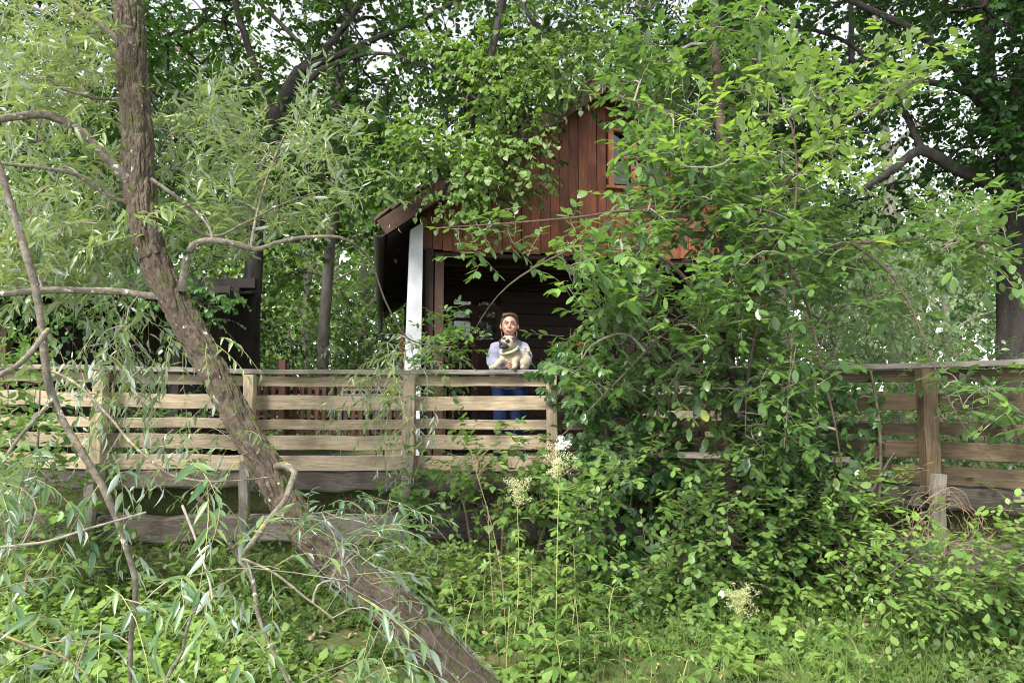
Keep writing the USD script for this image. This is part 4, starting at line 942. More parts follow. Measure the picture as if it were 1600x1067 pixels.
# ------------------------------------------------------------------ bird cherry hanging over the railing
c_t = limb([(1141, 850, 15, 6.05), (1141, 720, 13, 6.05), (1138, 600, 12, 6.05), (1134, 420, 10, 6.05), (1128, 240, 8, 6.05), (1120, 110, 7, 6.1), (1116, -60, 6, 6.2)])
def cl(*a): return limb([(x, y, r * .62, d) for x, y, r, d in a])
c_l = [cl((1138, 600, 7, 6.05), (1100, 480, 6, 5.9), (1030, 400, 5, 5.7), (950, 372, 4, 5.6), (870, 400, 3, 5.5), (790, 450, 2, 5.5), (740, 520, 1.2, 5.6)),
       cl((1132, 400, 6, 6.05), (1080, 340, 5, 5.8), (1000, 330, 4, 5.6), (900, 340, 3, 5.4), (780, 350, 2, 5.3), (690, 355, 1.2, 5.3)),
       cl((1134, 420, 7, 6.05), (1200, 330, 6, 5.7), (1270, 230, 5, 5.4), (1340, 180, 4, 5.2), (1400, 145, 2.5, 5.1), (1445, 118, 1.5, 5.1)),
       cl((1136, 500, 7, 6.05), (1230, 420, 6, 5.7), (1330, 380, 5, 5.5), (1450, 375, 4, 5.4), (1580, 382, 3, 5.4)),
       cl((1128, 240, 5, 6.05), (1160, 190, 4, 5.8), (1200, 180, 3.5, 5.5), (1235, 190, 3, 5.3), (1245, 270, 3, 5.2), (1230, 400, 2.4, 5.2)),
       cl((1128, 240, 5, 6.05), (1080, 190, 4, 5.9), (1030, 170, 3, 5.8), (960, 150, 2, 5.8)),
       cl((1230, 420, 4, 5.7), (1262, 480, 3.6, 5.4), (1280, 560, 3.2, 5.3), (1300, 640, 2.6, 5.3), (1315, 730, 1.6, 5.35)),
       cl((1200, 400, 4, 5.8), (1185, 500, 3, 5.5), (1170, 580, 2.6, 5.4), (1165, 680, 1.6, 5.4)),
       cl((1230, 400, 3, 5.2), (1240, 470, 2.6, 5.2), (1236, 560, 2.2, 5.2), (1225, 700, 1.4, 5.2)),
       cl((1330, 380, 4, 5.5), (1400, 440, 3, 5.3), (1440, 520, 2.4, 5.2), (1490, 640, 1.6, 5.2), (1550, 720, 1.0, 5.2)),
       cl((1100, 480, 4, 5.9), (1040, 520, 3, 5.6), (960, 600, 2.4, 5.5), (890, 670, 1.8, 5.5), (850, 700, 1.2, 5.5))]
top_poly = [(1040, 250), (1060, 140), (1180, 110), (1300, 110), (1450, 95), (1470, 130), (1330, 250), (1310, 330), (1180, 330), (1100, 330)]
main_poly = [(880, 340), (960, 300), (1040, 330), (1310, 330), (1480, 300), (1570, 330), (1560, 415), (1500, 435), (1330, 510), (1200, 600), (1000, 560), (900, 520), (860, 440)]
nodes = np.vstack([region(main_poly, 190, 4.9, 6.5, gaps=(55, .47, 2)), region([(985, 190), (1050, 200), (1160, 330), (960, 340)], 44, 5.3, 6.4), region([(1010, 190), (1160, 190), (1340, 370), (1340, 440), (1170, 440), (1050, 330)], 95, 5.6, 6.6), region([(930, 470), (1180, 420), (1200, 620), (1020, 640), (870, 600)], 78, 5.3, 6.5),
                   region([(1180, 560), (1290, 560), (1260, 700), (1230, 740), (1170, 700)], 44, 5.2, 5.9), region([(690, 345), (870, 345), (880, 420), (770, 400), (720, 390), (700, 380)], 5, 5.2, 5.6),
                   region([(1400, 560), (1600, 560), (1600, 640), (1480, 640)], 9, 5.0, 5.5), region([(960, 60), (1200, 0), (1240, 120), (1100, 230), (960, 170)], 80, 5.8, 6.6)])
px_, py_, _ = pixel(nodes); nodes = nodes[~((px_ > 690) & (px_ < 880) & (py_ > 395) & (py_ < 620)) & ~((px_ > 780) & (px_ < 1000) & (py_ > 190) & (py_ < 400) & (rng.random(len(px_)) < .55))]
tr = tree('bird_cherry', 'bird cherry with slim brown trunk, pale twigs and oval leaves overhanging the railing', [c_t] + c_l, nodes, 'tree', leaf='cherry_leaf', twig='twig_pale', barkm='cherry_bark', tm=T_OVAL, L=.112, wr=.52, K=7, per=4,
          length=.27, droop=.18, hang=.12, ang=1.05, r_tip=.0032, single=200, sides=8, up=.12, crown='crown', spread=.09, tuft=True, flat=1.2, jit=.32)
nd = region(top_poly, 60, 4.8, 5.8); lv, st = Leaves(), []
base = np.repeat(nd, 3, 0) + rng.normal(0, .06, (180, 3))
sprays(lv, T_OVAL, base, rng.normal(0, .5, base.shape) + UP * .5 + np.array([.1, -.1, 0]), .25, 8, .10, .5, .1, .95, .0, .3, st, .002, tuft=True)
put(tr, 'twigs', cat(twig_net([curve(l, 40) for l in c_l], nd, .0025, sides=3) + st), 'twig_pale', smooth=True, kind='stuff')
lv.emit(tr, 'young_foliage', 'cherry_leaf_young', 100)

# ------------------------------------------------------------------ Virginia creeper, hedge and bushes at the wall
def fives(lv, tm, base, d, n, L, wr, k=5, fan=1.05):
    """Fingered leaves: k leaflets spread from one point."""
    d = nrm(d); s = nrm(np.cross(n, d)); u = np.cross(d, s)
    for a in np.linspace(-fan, fan, k):
        dd = nrm(d * math.cos(a * 1.15) + s * math.sin(a * 1.15) - u * .25 + rng.normal(0, .08, d.shape))
        lv.add(tm, base, dd, nrm(u + rng.normal(0, .15, d.shape)), L * (1 - .28 * abs(a)) * rng.uniform(.85, 1.1, len(base)), L * wr * .8)
t = thing('virginia_creeper', 'dark green creeper with fingered leaves climbing over the railing right of the person', 'creeper')
nd = np.vstack([region([(850, 560), (900, 545), (1010, 590), (1060, 680), (1040, 770), (960, 780), (905, 720), (880, 640)], 150, 6.55, 7.0), region([(905, 700), (1100, 700), (1150, 900), (960, 960), (900, 860)], 120, 6.3, 6.9),
                region([(1290, 560), (1380, 580), (1340, 730), (1290, 740)], 16, 5.9, 6.3)])
ls = [limb(x) for x in (((960, 900, 4, 6.9), (950, 760, 4, 6.9), (945, 640, 3, 6.85), (930, 570, 2, 6.8)), ((1000, 900, 4, 6.9), (1020, 760, 3, 6.8), (1030, 650, 2, 6.7)), ((1370, 800, 3, 6.1), (1375, 680, 2.5, 6.05), (1360, 580, 2, 6.05)))]
for l in ls: put(t, 'stem', tube(curve(l, 16)[:, :3], curve(l, 16)[:, 3], 6), 'twig_brown', smooth=True)
put(t, 'twigs', cat(twig_net([curve(l, 30) for l in ls], nd, .002, sides=3)), 'twig_brown', smooth=True, kind='stuff')
lv = Leaves(); b = np.repeat(nd, 3, 0) + rng.normal(0, .09, (len(nd) * 3, 3))
fives(lv, T_OVAL, b, rng.normal(0, .5, b.shape) + np.array([0, -.35, -.35]), nrm(np.array([0, -.75, .7]) + rng.normal(0, .25, b.shape)), rng.uniform(.065, .12, len(b)), .5)
lv.emit(t, 'foliage', 'creeper_leaf', 300)

bush('hedge_bush', 'dense green bush covering the wall below the bird cherry', [(890, 800), (960, 700), (1050, 690), (1200, 680), (1330, 760), (1340, 880), (1300, 930), (1180, 970), (980, 980), (900, 920)], 290, 5.5, 6.5, 'cherry_leaf', T_OVAL2, .085, .6, K=8, per=4, length=.28,
     root=[(.9, 6.5), (1.3, 6.5), (1.7, 6.4), (2.1, 6.2), (2.5, 6.0)], single=200, gaps=(60, .4, 9), up=.1)
bush('hedge_bush', 'dark green bush filling the bay between bird cherry trunk and right post', [(1180, 640), (1290, 640), (1280, 760), (1270, 840), (1190, 830)], 90, 5.9, 6.5, 'creeper_leaf', T_OVAL, .08, .55, K=8, per=4, length=.28, root=[(2.1, 6.4), (2.5, 6.2), (2.7, 6.0)])
bush('round_leaved_bush', 'bush with flat rounded leaves before the boards, left of the pale flowers', [(600, 800), (655, 730), (740, 700), (860, 690), (890, 760), (860, 820), (740, 800)], 62, 6.3, 6.9, 'weed_leaf', T_HEART, .085, .85, K=7, per=3, length=.30, root=[(-.35, 6.7), (-.1, 6.75), (.2, 6.75)], single=160, up=.15, ang=1.2, flat=1.6, jit=.25)
bush('bramble', 'light green bramble at the left edge below the boards', [(-20, 700), (60, 700), (140, 740), (150, 830), (60, 880), (-20, 860)], 60, 5.6, 6.5, 'weed_leaf', T_OVAL2, .08, .62, K=8, per=3, length=.32, single=120, root=[(-4.2, 6.3), (-3.9, 6.4)], flat=1.5)
bush('bramble', 'green climbing bush at the left edge beside the lichened branch', [(-20, 540), (40, 540), (70, 580), (60, 700), (-20, 700)], 30, 5.2, 6.2, 'cherry_leaf', T_OVAL2, .085, .6, K=8, per=3, length=.3, single=60, root=[(-4.0, 5.8), (-3.8, 5.9)])
bush('pale_leaved_bush', 'low pale green bush in the lower right corner before the wall', [(1360, 900), (1440, 850), (1530, 830), (1640, 800), (1640, 900), (1560, 960), (1420, 950)], 70, 4.7, 5.5, 'weed_leaf', T_OVAL2, .075, .6, K=8, per=3, length=.32, root=[(3.1, 5.3), (3.5, 5.1), (3.8, 5.0)], single=160, up=.1, flat=1.6, jit=.25)
bush('rose_shoots', 'arching shoots with paired leaflets between the hedge and the right post', [(1240, 760), (1330, 740), (1420, 780), (1410, 880), (1300, 900), (1260, 850)], 34, 5.5, 6.0, 'weed_leaf', T_OVAL2, .06, .6, K=9, per=3, length=.30, root=[(2.6, 5.8), (2.9, 5.8)], single=100, flat=1.8, jit=.2, ang=1.2)
bush('wall_bush', 'leafy bush growing before the wall under the leaning willow trunk', [(100, 850), (300, 850), (420, 850), (400, 900), (200, 920), (110, 900)], 70, 5.9, 6.8, 'cover_leaf', T_OVAL2, .07, .62, K=7, per=3, length=.26, root=[(-3.0, 6.6), (-2.6, 6.6), (-2.3, 6.7)], single=80)
bush('wall_bush', 'light green bush before the wall, right of the willow trunk', [(540, 870), (620, 860), (720, 870), (860, 890), (900, 970), (740, 960), (600, 930)], 110, 5.3, 6.5, 'cover_leaf', T_OVAL2, .062, .65, K=7, per=4, length=.26, root=[(-.9, 6.3), (-.5, 6.1), (0, 6.0)], single=80)
bush('wall_bush', 'ivy-like dark bush under the right beam', [(1360, 900), (1440, 890), (1620, 900), (1620, 990), (1440, 960)], 60, 4.9, 5.4, 'cherry_leaf', T_HEART, .06, .8, K=7, per=3, length=.2, root=[(3.0, 5.3), (3.4, 5.1)])
# sedum cushions on the ledge between the timbers
for (xa, xb, lab) in ((528, 622, 'grey green sedum cushion on the ledge left of the grey post'), (655, 790, 'grey green sedum cushion on the ledge right of the grey post'), (1475, 1600, 'green low cushion on the ledge right of the right post')):
    t = thing('sedum_cushion', lab, 'plant')
    n = 420; px = rng.uniform(xa, xb, n); d_ = 7.3 if xa < 1000 else 5.75
    b = P(px, np.full(n, 790.), d_); b[:, 1] = wall_y(b[:, 0]) + rng.uniform(.06, .34, n); b[:, 2] = ground_z(b[:, 0], b[:, 1])
    lv, st = Leaves(), []
    sprays(lv, T_WILLOW, b, rng.normal(0, .3, (n, 3)) + UP + np.array([0, -.35, 0]), rng.uniform(.08, .24, n), 12, .026, .35, .1, .8, 0, .3, st, .0022)
    put(t, 'stems', cat(st), 'twig_brown', kind='stuff'); lv.emit(t, 'foliage', 'sedum_leaf' if xa < 1000 else 'cover_leaf')
# ------------------------------------------------------------------ the leaning willow in the foreground
willow = thing('leaning_willow', 'leaning willow with furrowed mossy trunk and narrow silvery leaves in the foreground', 'tree')
TR = limb([(x, y, r * .80, d) for x, y, r, d in [(203, -90, 30, 4.65), (205, 100, 30, 4.5), (214, 200, 31, 4.42), (218, 300, 31, 4.35), (240, 400, 28.5, 4.28), (279, 480, 28.5, 4.24), (328, 570, 28.5, 4.18), (373, 655, 29, 4.12), (420, 735, 31, 4.06), (463, 810, 33, 4.02), (548, 900, 35, 3.98),
           (628, 962, 40, 3.94), (688, 1020, 39, 3.9), (748, 1085, 41, 3.86), (800, 1145, 46, 3.84)]])
def barked(l, n, sides, amp, seed, fx=38, fz=6.5):
    c = curve(l, n); p, r = c[:, :3], c[:, 3]
    v, f = tubes(p[None], r[None], sides); v = v.reshape(n, sides, 3)
    s = np.r_[0, np.cumsum(np.linalg.norm(np.diff(p, axis=0), axis=1))]
    a = np.arange(sides) * 2 * np.pi / sides
    R = r.mean()
    q = np.stack([np.cos(a)[None] * R * fx + 0 * s[:, None], np.sin(a)[None] * R * fx + 0 * s[:, None], s[:, None] * fz + 0 * a[None]], -1)
    warp = (meshkit.noise(q * .45, seed + 5)[..., None] - .5) * np.array([2.2, 2.2, 0])
    n1 = meshkit.noise(q + warp, seed); n2 = meshkit.noise(q * np.array([2.3, 2.3, 3.0]) + 9, seed + 1); n3 = meshkit.noise(q * np.array([5, 5, 9.0]) + 3, seed + 2)
    crack = 1 - np.clip(np.abs(2 * n1 - 1) / .34, 0, 1); crack2 = 1 - np.clip(np.abs(2 * n2 - 1) / .3, 0, 1); h = -crack ** .8 * 1.1 - crack2 * .45 + (n3 - .5) * .4
    big = meshkit.noise(np.stack([np.cos(a)[None] * 2 + 0 * s[:, None], np.sin(a)[None] * 2 + 0 * s[:, None], s[:, None] * 2.2 + 0 * a[None]], -1), seed + 3) - .5
    nv = nrm(v - p[:, None])
    return (v + nv * (amp * h + .13 * R * big)[..., None]).reshape(-1, 3), f
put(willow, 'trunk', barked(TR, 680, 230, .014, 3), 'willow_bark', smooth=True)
WB = [((218, 300, 15, 4.36), (196, 278, 12, 4.3), (165, 245, 11, 4.25), (125, 205, 10, 4.2), (75, 180, 9.5, 4.1), (30, 182, 9, 4.0), (-20, 192, 8.5, 3.9), (-90, 235, 7, 3.7)),
      ((262, 464, 11, 4.25), (232, 462, 9, 4.22), (180, 455, 8.5, 4.2), (90, 453, 8, 4.1), (0, 460, 8, 4.0), (-80, 470, 7, 3.9)),
      ((-60, 120, 7, 3.3), (-5, 250, 7.5, 3.2), (14, 310, 8, 3.2), (34, 375, 8.5, 3.2), (55, 450, 9, 3.2), (66, 520, 9, 3.2), (76, 600, 9, 3.2), (95, 650, 8, 3.2), (130, 710, 8, 3.2), (165, 770, 8, 3.2), (195, 850, 6.5, 3.2), (212, 920, 6, 3.2), (205, 990, 5.5, 3.2), (203, 1075, 5, 3.2)),
      ((284, 455, 10, 4.2), (288, 425, 9, 4.18), (294, 397, 8.5, 4.16), (306, 380, 8, 4.16), (331, 376, 7.5, 4.16), (374, 383, 7, 4.2), (398, 390, 6, 4.25), (430, 380, 5, 4.3), (480, 371, 4.5, 4.4), (530, 371, 3.5, 4.5), (575, 402, 2.5, 4.8), (602, 470, 2, 5.1), (640, 530, 1.8, 5.4), (700, 548, 1.4, 5.6), (745, 580, 1, 5.7)),
      ((424, 735, 10, 4.05), (445, 727, 8, 3.95), (460, 742, 7, 3.85), (447, 778, 7, 3.75), (420, 812, 7, 3.65), (392, 850, 6, 3.55), (372, 872, 5.5, 3.5)),
      ((300, 770, 5, 3.3), (316, 784, 5.5, 3.35), (354, 840, 6, 3.45), (374, 872, 6, 3.5), (394, 904, 5.5, 3.5), (402, 955, 5, 3.45), (427, 1018, 4.5, 3.4), (456, 1075, 4, 3.35)),
      ((205, 90, 9, 4.5), (168, 48, 8, 4.45), (136, 24, 7, 4.4), (95, -10, 6, 4.35), (40, -80, 5, 4.3)),
      ((212, 318, 7, 4.35), (182, 312, 5, 4.3), (140, 286, 5, 4.2), (110, 270, 5, 4.1), (60, 262, 4.5, 4.0), (0, 256, 4, 3.9)),
      ((200, 158, 5, 4.45), (172, 155, 4, 4.4), (140, 152, 3.4, 4.3), (100, 140, 3, 4.2), (72, 120, 2.4, 4.1)),
      ((76, 515, 6, 3.2), (62, 532, 6, 3.15), (40, 560, 6, 3.1), (-20, 592, 6.5, 3.05)),
      ((-20, 856, 3, 2.5), (60, 848, 3, 2.55), (140, 825, 2.6, 2.6), (228, 800, 2, 2.7)),
      ((-10, 985, 3.4, 2.4), (40, 1006, 3.4, 2.4), (90, 1022, 3, 2.4), (130, 1048, 2.6, 2.4), (150, 1090, 2.4, 2.4)),
      ((236, 280, 5, 4.3), (262, 298, 4.4, 4.3), (310, 335, 4, 4.4), (330, 376, 3.4, 4.2)),
      ((245, 330, 4, 4.3), (280, 345, 3.4, 4.4), (330, 370, 3, 4.5), (380, 350, 2.4, 4.6), (440, 320, 2, 4.8), (500, 300, 1.5, 5.0)),
      ((392, 388, 4, 4.25), (400, 340, 3, 4.4), (420, 270, 2.4, 4.7), (450, 200, 1.6, 5.0)),
      ((83, 625, 5, 3.2), (60, 650, 4.4, 3.1), (25, 690, 4, 3.0), (-10, 750, 3.5, 2.9)),
      ((80, 580, 3.4, 3.2), (120, 600, 3, 3.0), (170, 650, 3, 2.8), (225, 710, 3, 2.7), (275, 745, 2.8, 2.7), (330, 752, 2.4, 2.7), (420, 745, 1.6, 2.8)),
      ((285, 790, 3, 3.0), (305, 840, 3, 2.9), (325, 900, 2.6, 2.8), (332, 935, 2.2, 2.7)),
      ((374, 872, 3.4, 3.5), (420, 890, 3, 3.4), (480, 935, 2.6, 3.3), (520, 965, 2, 3.2)),
      ((250, 1090, 4, 2.8), (268, 1045, 4.5, 2.9), (286, 1015, 4, 3.0), (300, 960, 3, 3.0), (330, 930, 2, 3.0))]
WL = [limb([(x, y, r * .68, d) for x, y, r, d in b]) for b in WB]
for k, l in enumerate(WL):
    c = curve(l, max(14, 5 * len(l)))
    put(willow, 'branch', tube(c[:, :3], c[:, 3], 9, wob=.22, seed=20 + k), 'willow_branch_bark' if WB[k][0][2] > 3.1 else 'twig_pale', smooth=True)
dense = [curve(TR, 80)] + [curve(l, 50) for l in WL]
def clear(p):
    x, y, f = pixel(p); return p[~((x > 700) & (x < 860) & (y > 440) & (y < 620))]
def wil(nodes, per, length, K, L, wr, droop, hang, up, leaf, single, tm=T_WILLOW, d0=None, twig='twig_green', r_tip=.0013, spread=.07, jit=.38, name='foliage', stem_r=.0016, flat=.8):
    tw = twig_net(dense, nodes, r_tip, sides=4, rmax=.006)
    lp = np.vstack([d[:, :3] for d in dense]); out = nrm(nodes - lp[cKDTree(lp).query(nodes)[1]])
    base = np.repeat(nodes, per, 0) + rng.normal(0, spread, (len(nodes) * per, 3))
    d = np.repeat(out, per, 0) * .7 + rng.normal(0, .45, base.shape) + UP * up + (0 if d0 is None else np.array(d0))
    lv, st = Leaves(), []
    for i, tq in enumerate((T_WILLOW, T_WILLOW2)):
        h = slice(i, None, 2)
        sprays(lv, tq, base[h], d[h], rng.uniform(.6, 1.25, len(base[h])) * length, K + 2 * i, L * (1.08, .88)[i], wr * (1, 1.1)[i], droop * (1.1, .8)[i], .8, hang * (1.1, .7)[i], jit * 1.25, st, stem_r, curl=.3, flat=flat)
    put(willow, 'twigs', cat(tw), 'twig_pale', smooth=True, kind='stuff')
    put(willow, 'twigs', cat(st), twig, smooth=True, kind='stuff')
    lv.emit(willow, name, leaf, single)
# upper canopy, left of and behind the trunk
wil(region([(-40, -40), (180, -40), (190, 120), (190, 460), (120, 470), (-40, 470)], 125, 3.9, 5.6, gaps=(60, .38, 21)), 3, .38, 12, .105, .24, .15, .2, .35, 'willow_leaf', 0)
wil(region([(240, 180), (330, 150), (430, 180), (560, 200), (570, 300), (520, 370), (400, 380), (300, 420), (250, 330)], 105, 4.4, 6.0, gaps=(60, .38, 22)), 3, .40, 12, .105, .24, .15, .2, .5, 'willow_leaf', 0)
wil(region([(20, 330), (230, 330), (260, 430), (200, 470), (20, 460)], 46, 4.2, 5.2), 3, .34, 12, .10, .27, .25, .35, .1, 'willow_leaf', 0)
# shoots hanging under the level branch, and the sparse ones before the pillar
wil(region([(90, 490), (260, 480), (340, 560), (330, 620), (150, 640), (110, 570)], 20, 4.0, 5.0), 3, .32, 10, .085, .27, .5, .5, -.25, 'willow_leaf', 0)
wil(region([(250, 600), (370, 600), (380, 720), (300, 740), (240, 680)], 7, 3.9, 4.6), 3, .3, 10, .08, .27, .5, .5, -.2, 'willow_leaf', 0)
wil(clear(region([(540, 560), (600, 530), (760, 540), (750, 600), (690, 630), (600, 650), (550, 600)], 20, 5.2, 6.2)), 3, .34, 10, .085, .27, .35, .45, -.05, 'willow_leaf', 0, spread=.1)
wil(region([(618, 590), (660, 590), (670, 700), (630, 740)], 5, 5.8, 6.6), 3, .28, 10, .07, .3, .5, .5, -.2, 'willow_leaf', 0)
# near shoots with large leaves, lower left
wil(region([(-40, 720), (180, 710), (320, 740), (420, 740), (440, 800), (330, 830), (160, 800), (-40, 900)], 13, 2.3, 3.6), 2, .30, 9, .092, .25, .45, .45, .0, 'willow_leaf_near', 170, d0=(.25, -.1, 0), spread=.05)
wil(region([(-40, 820), (260, 860), (520, 880), (620, 960), (600, 1080), (-40, 1090)], 36, 2.2, 3.7), 2, .30, 9, .09, .25, .45, .45, .05, 'willow_leaf_near', 130, d0=(.2, -.1, 0), spread=.05)
wil(region([(420, 780), (640, 790), (720, 830), (640, 880), (560, 960), (480, 900)], 16, 3.2, 3.7), 2, .28, 9, .075, .26, .35, .45, .0, 'willow_leaf_near', 0, d0=(.3, -.1, 0), spread=.05)

# ------------------------------------------------------------------ wire netting round the willow's foot and the cherry
net = thing('wire_netting', 'bent wire netting wrapped around the foot of the leaning willow', 'wire netting')
c = curve(TR, 200); s0, s1_ = 148, 192
ax = c[s0:s1_, :3]; rr = c[s0:s1_, 3]
tan = nrm(np.gradient(ax, axis=0)); e1 = nrm(np.cross(tan, UP)); e2 = np.cross(e1, tan)
def on(a, i, k=1.16):
    w = k + .5 * max(0, math.cos(a - .9)) ** 3
    return ax[i] + rr[i] * w * (math.cos(a) * e2[i] + math.sin(a) * e1[i])
for a in np.linspace(-2.6, 2.9, 12):
    pts = np.array([on(a + .1 * math.sin(i * .35 + a * 3), i, 1.14 + .05 * math.sin(i * .5 + a)) for i in range(0, s1_ - s0, 2)])
    put(net, 'wire', tube(pts, .001, 4), 'wire')
for q in range(0, s1_ - s0, 5):
    pts = np.array([on(a, min(max(int(q + 1.5 * math.sin(a * 2 + q)), 0), s1_ - s0 - 1)) for a in np.linspace(-2.7, 3.0, 26)])
    put(net, 'wire', tube(pts, .0009, 4), 'wire')
net = thing('wire_netting', 'thin wire netting standing around the bird cherry trunk', 'wire netting')
b0 = P(1141, 780, 6.05)
for k in range(9):
    a = k * 2 * math.pi / 9; o = np.array([math.cos(a) * .16, math.sin(a) * .16, 0]); x, y = b0[:2] + o[:2]
    put(net, 'wire', tube([(x, y, .05), (x + .01, y, .5), (x, y + .01, 1.0)], .0018, 4), 'wire')
for k in range(6):
    z = .15 + k * .165; an = np.linspace(0, 2 * math.pi, 25)
    put(net, 'wire', tube(np.c_[b0[0] + .16 * np.cos(an), b0[1] + .16 * np.sin(an), z + .012 * np.sin(an * 3 + k)], .0018, 4), 'wire')

# ------------------------------------------------------------------ ground cover, grass, weeds, flowers
def scatter(n, y0, y1, px0=-60, px1=1660, yp=1.0):
    y = y0 + (y1 - y0) * rng.random(n) ** yp; x = (rng.uniform(px0, px1, n) - 800) / FPX * y
    k = y < wall_y(x) - .02
    x, y = x[k], y[k]; return np.c_[x, y, ground_z(x, y)]
gc = UsdGeom.Xform.Define(stage, '/World/ground_cover').GetPrim(); tag(gc, 'low leafy ground cover over the whole bank', 'ground cover', kind='stuff')
b = scatter(8200, 3.2, 7.15)
den = meshkit.fbm(b * .9, 3, 31); wet = np.interp(wall_y(b[:, 0]) - b[:, 1], [0, .8, 2, 4], [1.9, 1.4, .8, .65])
b = b[den > .33]; wet = wet[den > .33]
lv, st = Leaves(), []
sprays(lv, T_OVAL2, b, rng.normal(0, .55, b.shape) + UP * .9, rng.uniform(.06, .2, len(b)) * wet, 7, .05, .72, .25, 1.1, .0, .35, st, .0014, flat=1.5)
put('/World/ground_cover', 'stems', cat(st), 'twig_green'); lv.emit('/World/ground_cover', 'foliage', 'cover_leaf')
lv, st = Leaves(), []; b = scatter(1500, 3.4, 6.9)
b = b[meshkit.fbm(b * 1.3, 3, 77) > .5]
sprays(lv, T_HEART, b, rng.normal(0, .5, b.shape) + UP * 1.1, rng.uniform(.12, .34, len(b)), 8, .075, .85, .3, 1.1, .05, .35, st, .0018, flat=1.5)
put('/World/ground_cover', 'stems', cat(st), 'twig_green'); lv.emit('/World/ground_cover', 'broad_foliage', 'weed_leaf')
lv = Leaves(); b = scatter(1500, 3.3, 6.6)
lv.add(T_OVAL, b + UP * .03, rng.normal(0, 1, b.shape) * (1, 1, .25), UP + rng.normal(0, .4, b.shape), rng.uniform(.03, .07, len(b)), .025); 
lv.emit('/World/ground_cover', 'fallen_leaves', 'dry_leaf')
gr = UsdGeom.Xform.Define(stage, '/World/grass').GetPrim(); tag(gr, 'tufts of long grass along the lower edge of the bank', 'grass', kind='stuff')
lv = Leaves()
for (n, y0, y1, pa, pb, h) in ((120, 3.4, 5.0, 900, 1660, .13), (170, 3.0, 4.3, -60, 420, .18), (110, 3.8, 5.2, 950, 1500, .24), (50, 3.6, 5.0, 560, 900, .17)):
    b = scatter(n, y0, y1, pa, pb); b = np.repeat(b, 14, 0) + rng.normal(0, .035, (len(b) * 14, 3)) * (1, 1, 0)
    lv.add(T_BLADE, b, rng.normal(0, .45, b.shape) + UP, rng.normal(0, 1, b.shape) * (1, 1, .2), h * rng.uniform(.4, 1.3, len(b)), rng.uniform(.0026, .0048, len(b)))
lv.emit('/World/grass', 'blades', 'grass_blade')

def weed(name, label, px, d, top, pairs, L, leaf='weed_leaf', cat_='plant', lean=0, wr=.42, group=None, r=.004):
    """An upright stalk with opposite leaves of toothed leaflets."""
    b = P(px, 900, d); b[2] = ground_z(b[0], b[1]) - .02; t_ = P(px + lean, top, d)
    t = thing(name, label, cat_, group)
    c = curve(np.array([b, b * .5 + t_ * .5 + rng.normal(0, .03, 3), t_ + rng.normal(0, .03, 3) * (cat_ == 'plant')]), 14)
    put(t, 'stem', tube(c, np.linspace(r, r * .5, 14), 6), 'twig_green', smooth=True)
    for k in range(pairs):
        q = c[int(2 + (k + .5) / pairs * 11)]; a = k * 1.35 + rng.uniform(0, .5)
        for sg in (1, -1):
            d_ = nrm(np.array([math.cos(a) * sg, math.sin(a) * sg * .8, rng.uniform(.25, .6)])); lv = Leaves(); n_ = nrm(UP + rng.normal(0, .15, 3))
            Lk = L * rng.uniform(.75, 1.1) * (1 - .35 * k / pairs)
            e = q + d_ * Lk * .8
            fives(lv, T_SAW, e[None], (d_ - UP * .35)[None], n_[None], np.array([Lk]), wr, 3, .8)
            fives(lv, T_SAW, (q + d_ * Lk * .45)[None], (d_ - UP * .2)[None], n_[None], np.array([Lk * .6]), wr, 2, 1.15)
            pe = tube(np.array([q, (q + e) / 2 + UP * .01, e]), r * .35, 4)
            s_ = put(t, 'leaf_stalk', pe, 'twig_green')
            vs = cat([(Leaves.verts(*x).reshape(-1, 3), (x[0][1][None] + (np.arange(len(x[1])) * len(x[0][0]))[:, None, None]).reshape(-1, 3)) for x in lv.items])
            put(t, 'leaf', vs, leaf, smooth=True)
    lv = Leaves(); fives(lv, T_SAW, np.repeat(c[-1][None], 3, 0), rng.normal(0, .8, (3, 3)) + UP * .5, nrm(UP + rng.normal(0, .4, (3, 3))), L * np.array([.6, .5, .45]), wr, 3, .8)
    for x in lv.items[::1]:
        if cat_ == 'plant':
            put(t, 'leaf', (Leaves.verts(*x).reshape(-1, 3), (x[0][1][None] + (np.arange(len(x[1])) * len(x[0][0]))[:, None, None]).reshape(-1, 3)), leaf, smooth=True)
    return t, c
for px, d, top, n, L, lab in ((842, 4.6, 905, 4, .15, 'bright green toothed weed below the tall pale flower'), (905, 4.4, 930, 4, .16, 'bright green toothed weed right of the brown stalk, low'), (790, 4.3, 960, 4, .14, 'low bright toothed weed right of the willow foot'),
                              (870, 4.0, 985, 3, .15, 'bright toothed weed at the lower edge, centre'), (1130, 4.3, 985, 3, .13, 'toothed weed below the rightmost pale flower'), (1060, 4.0, 1020, 3, .13, 'low toothed weed at the lower edge, right of centre'),
                              (735, 4.5, 935, 3, .13, 'toothed weed beside the wire netting'), (960, 4.9, 905, 3, .12, 'small toothed weed before the hedge'), (1330, 4.2, 985, 3, .12, 'small toothed weed in the grass at lower right'),
                              (820, 5.0, 860, 5, .14, 'tall toothed weed between the two taller meadowsweets'), (890, 5.1, 850, 5, .14, 'tall toothed weed right behind the tallest meadowsweet'), (760, 5.0, 885, 4, .14, 'toothed weed behind the brown stalk, before the beam'),
                              (930, 4.5, 965, 4, .15, 'broad toothed weed at the foot of the hedge'), (700, 4.9, 900, 4, .12, 'toothed weed above the wire netting'), (845, 4.3, 1000, 3, .15, 'low toothed weed left of the lower edge centre'), (1010, 4.3, 985, 3, .14, 'toothed weed in the grass before the hedge foot')):
    weed('nettle_weed', lab, px, d, top, n, L)
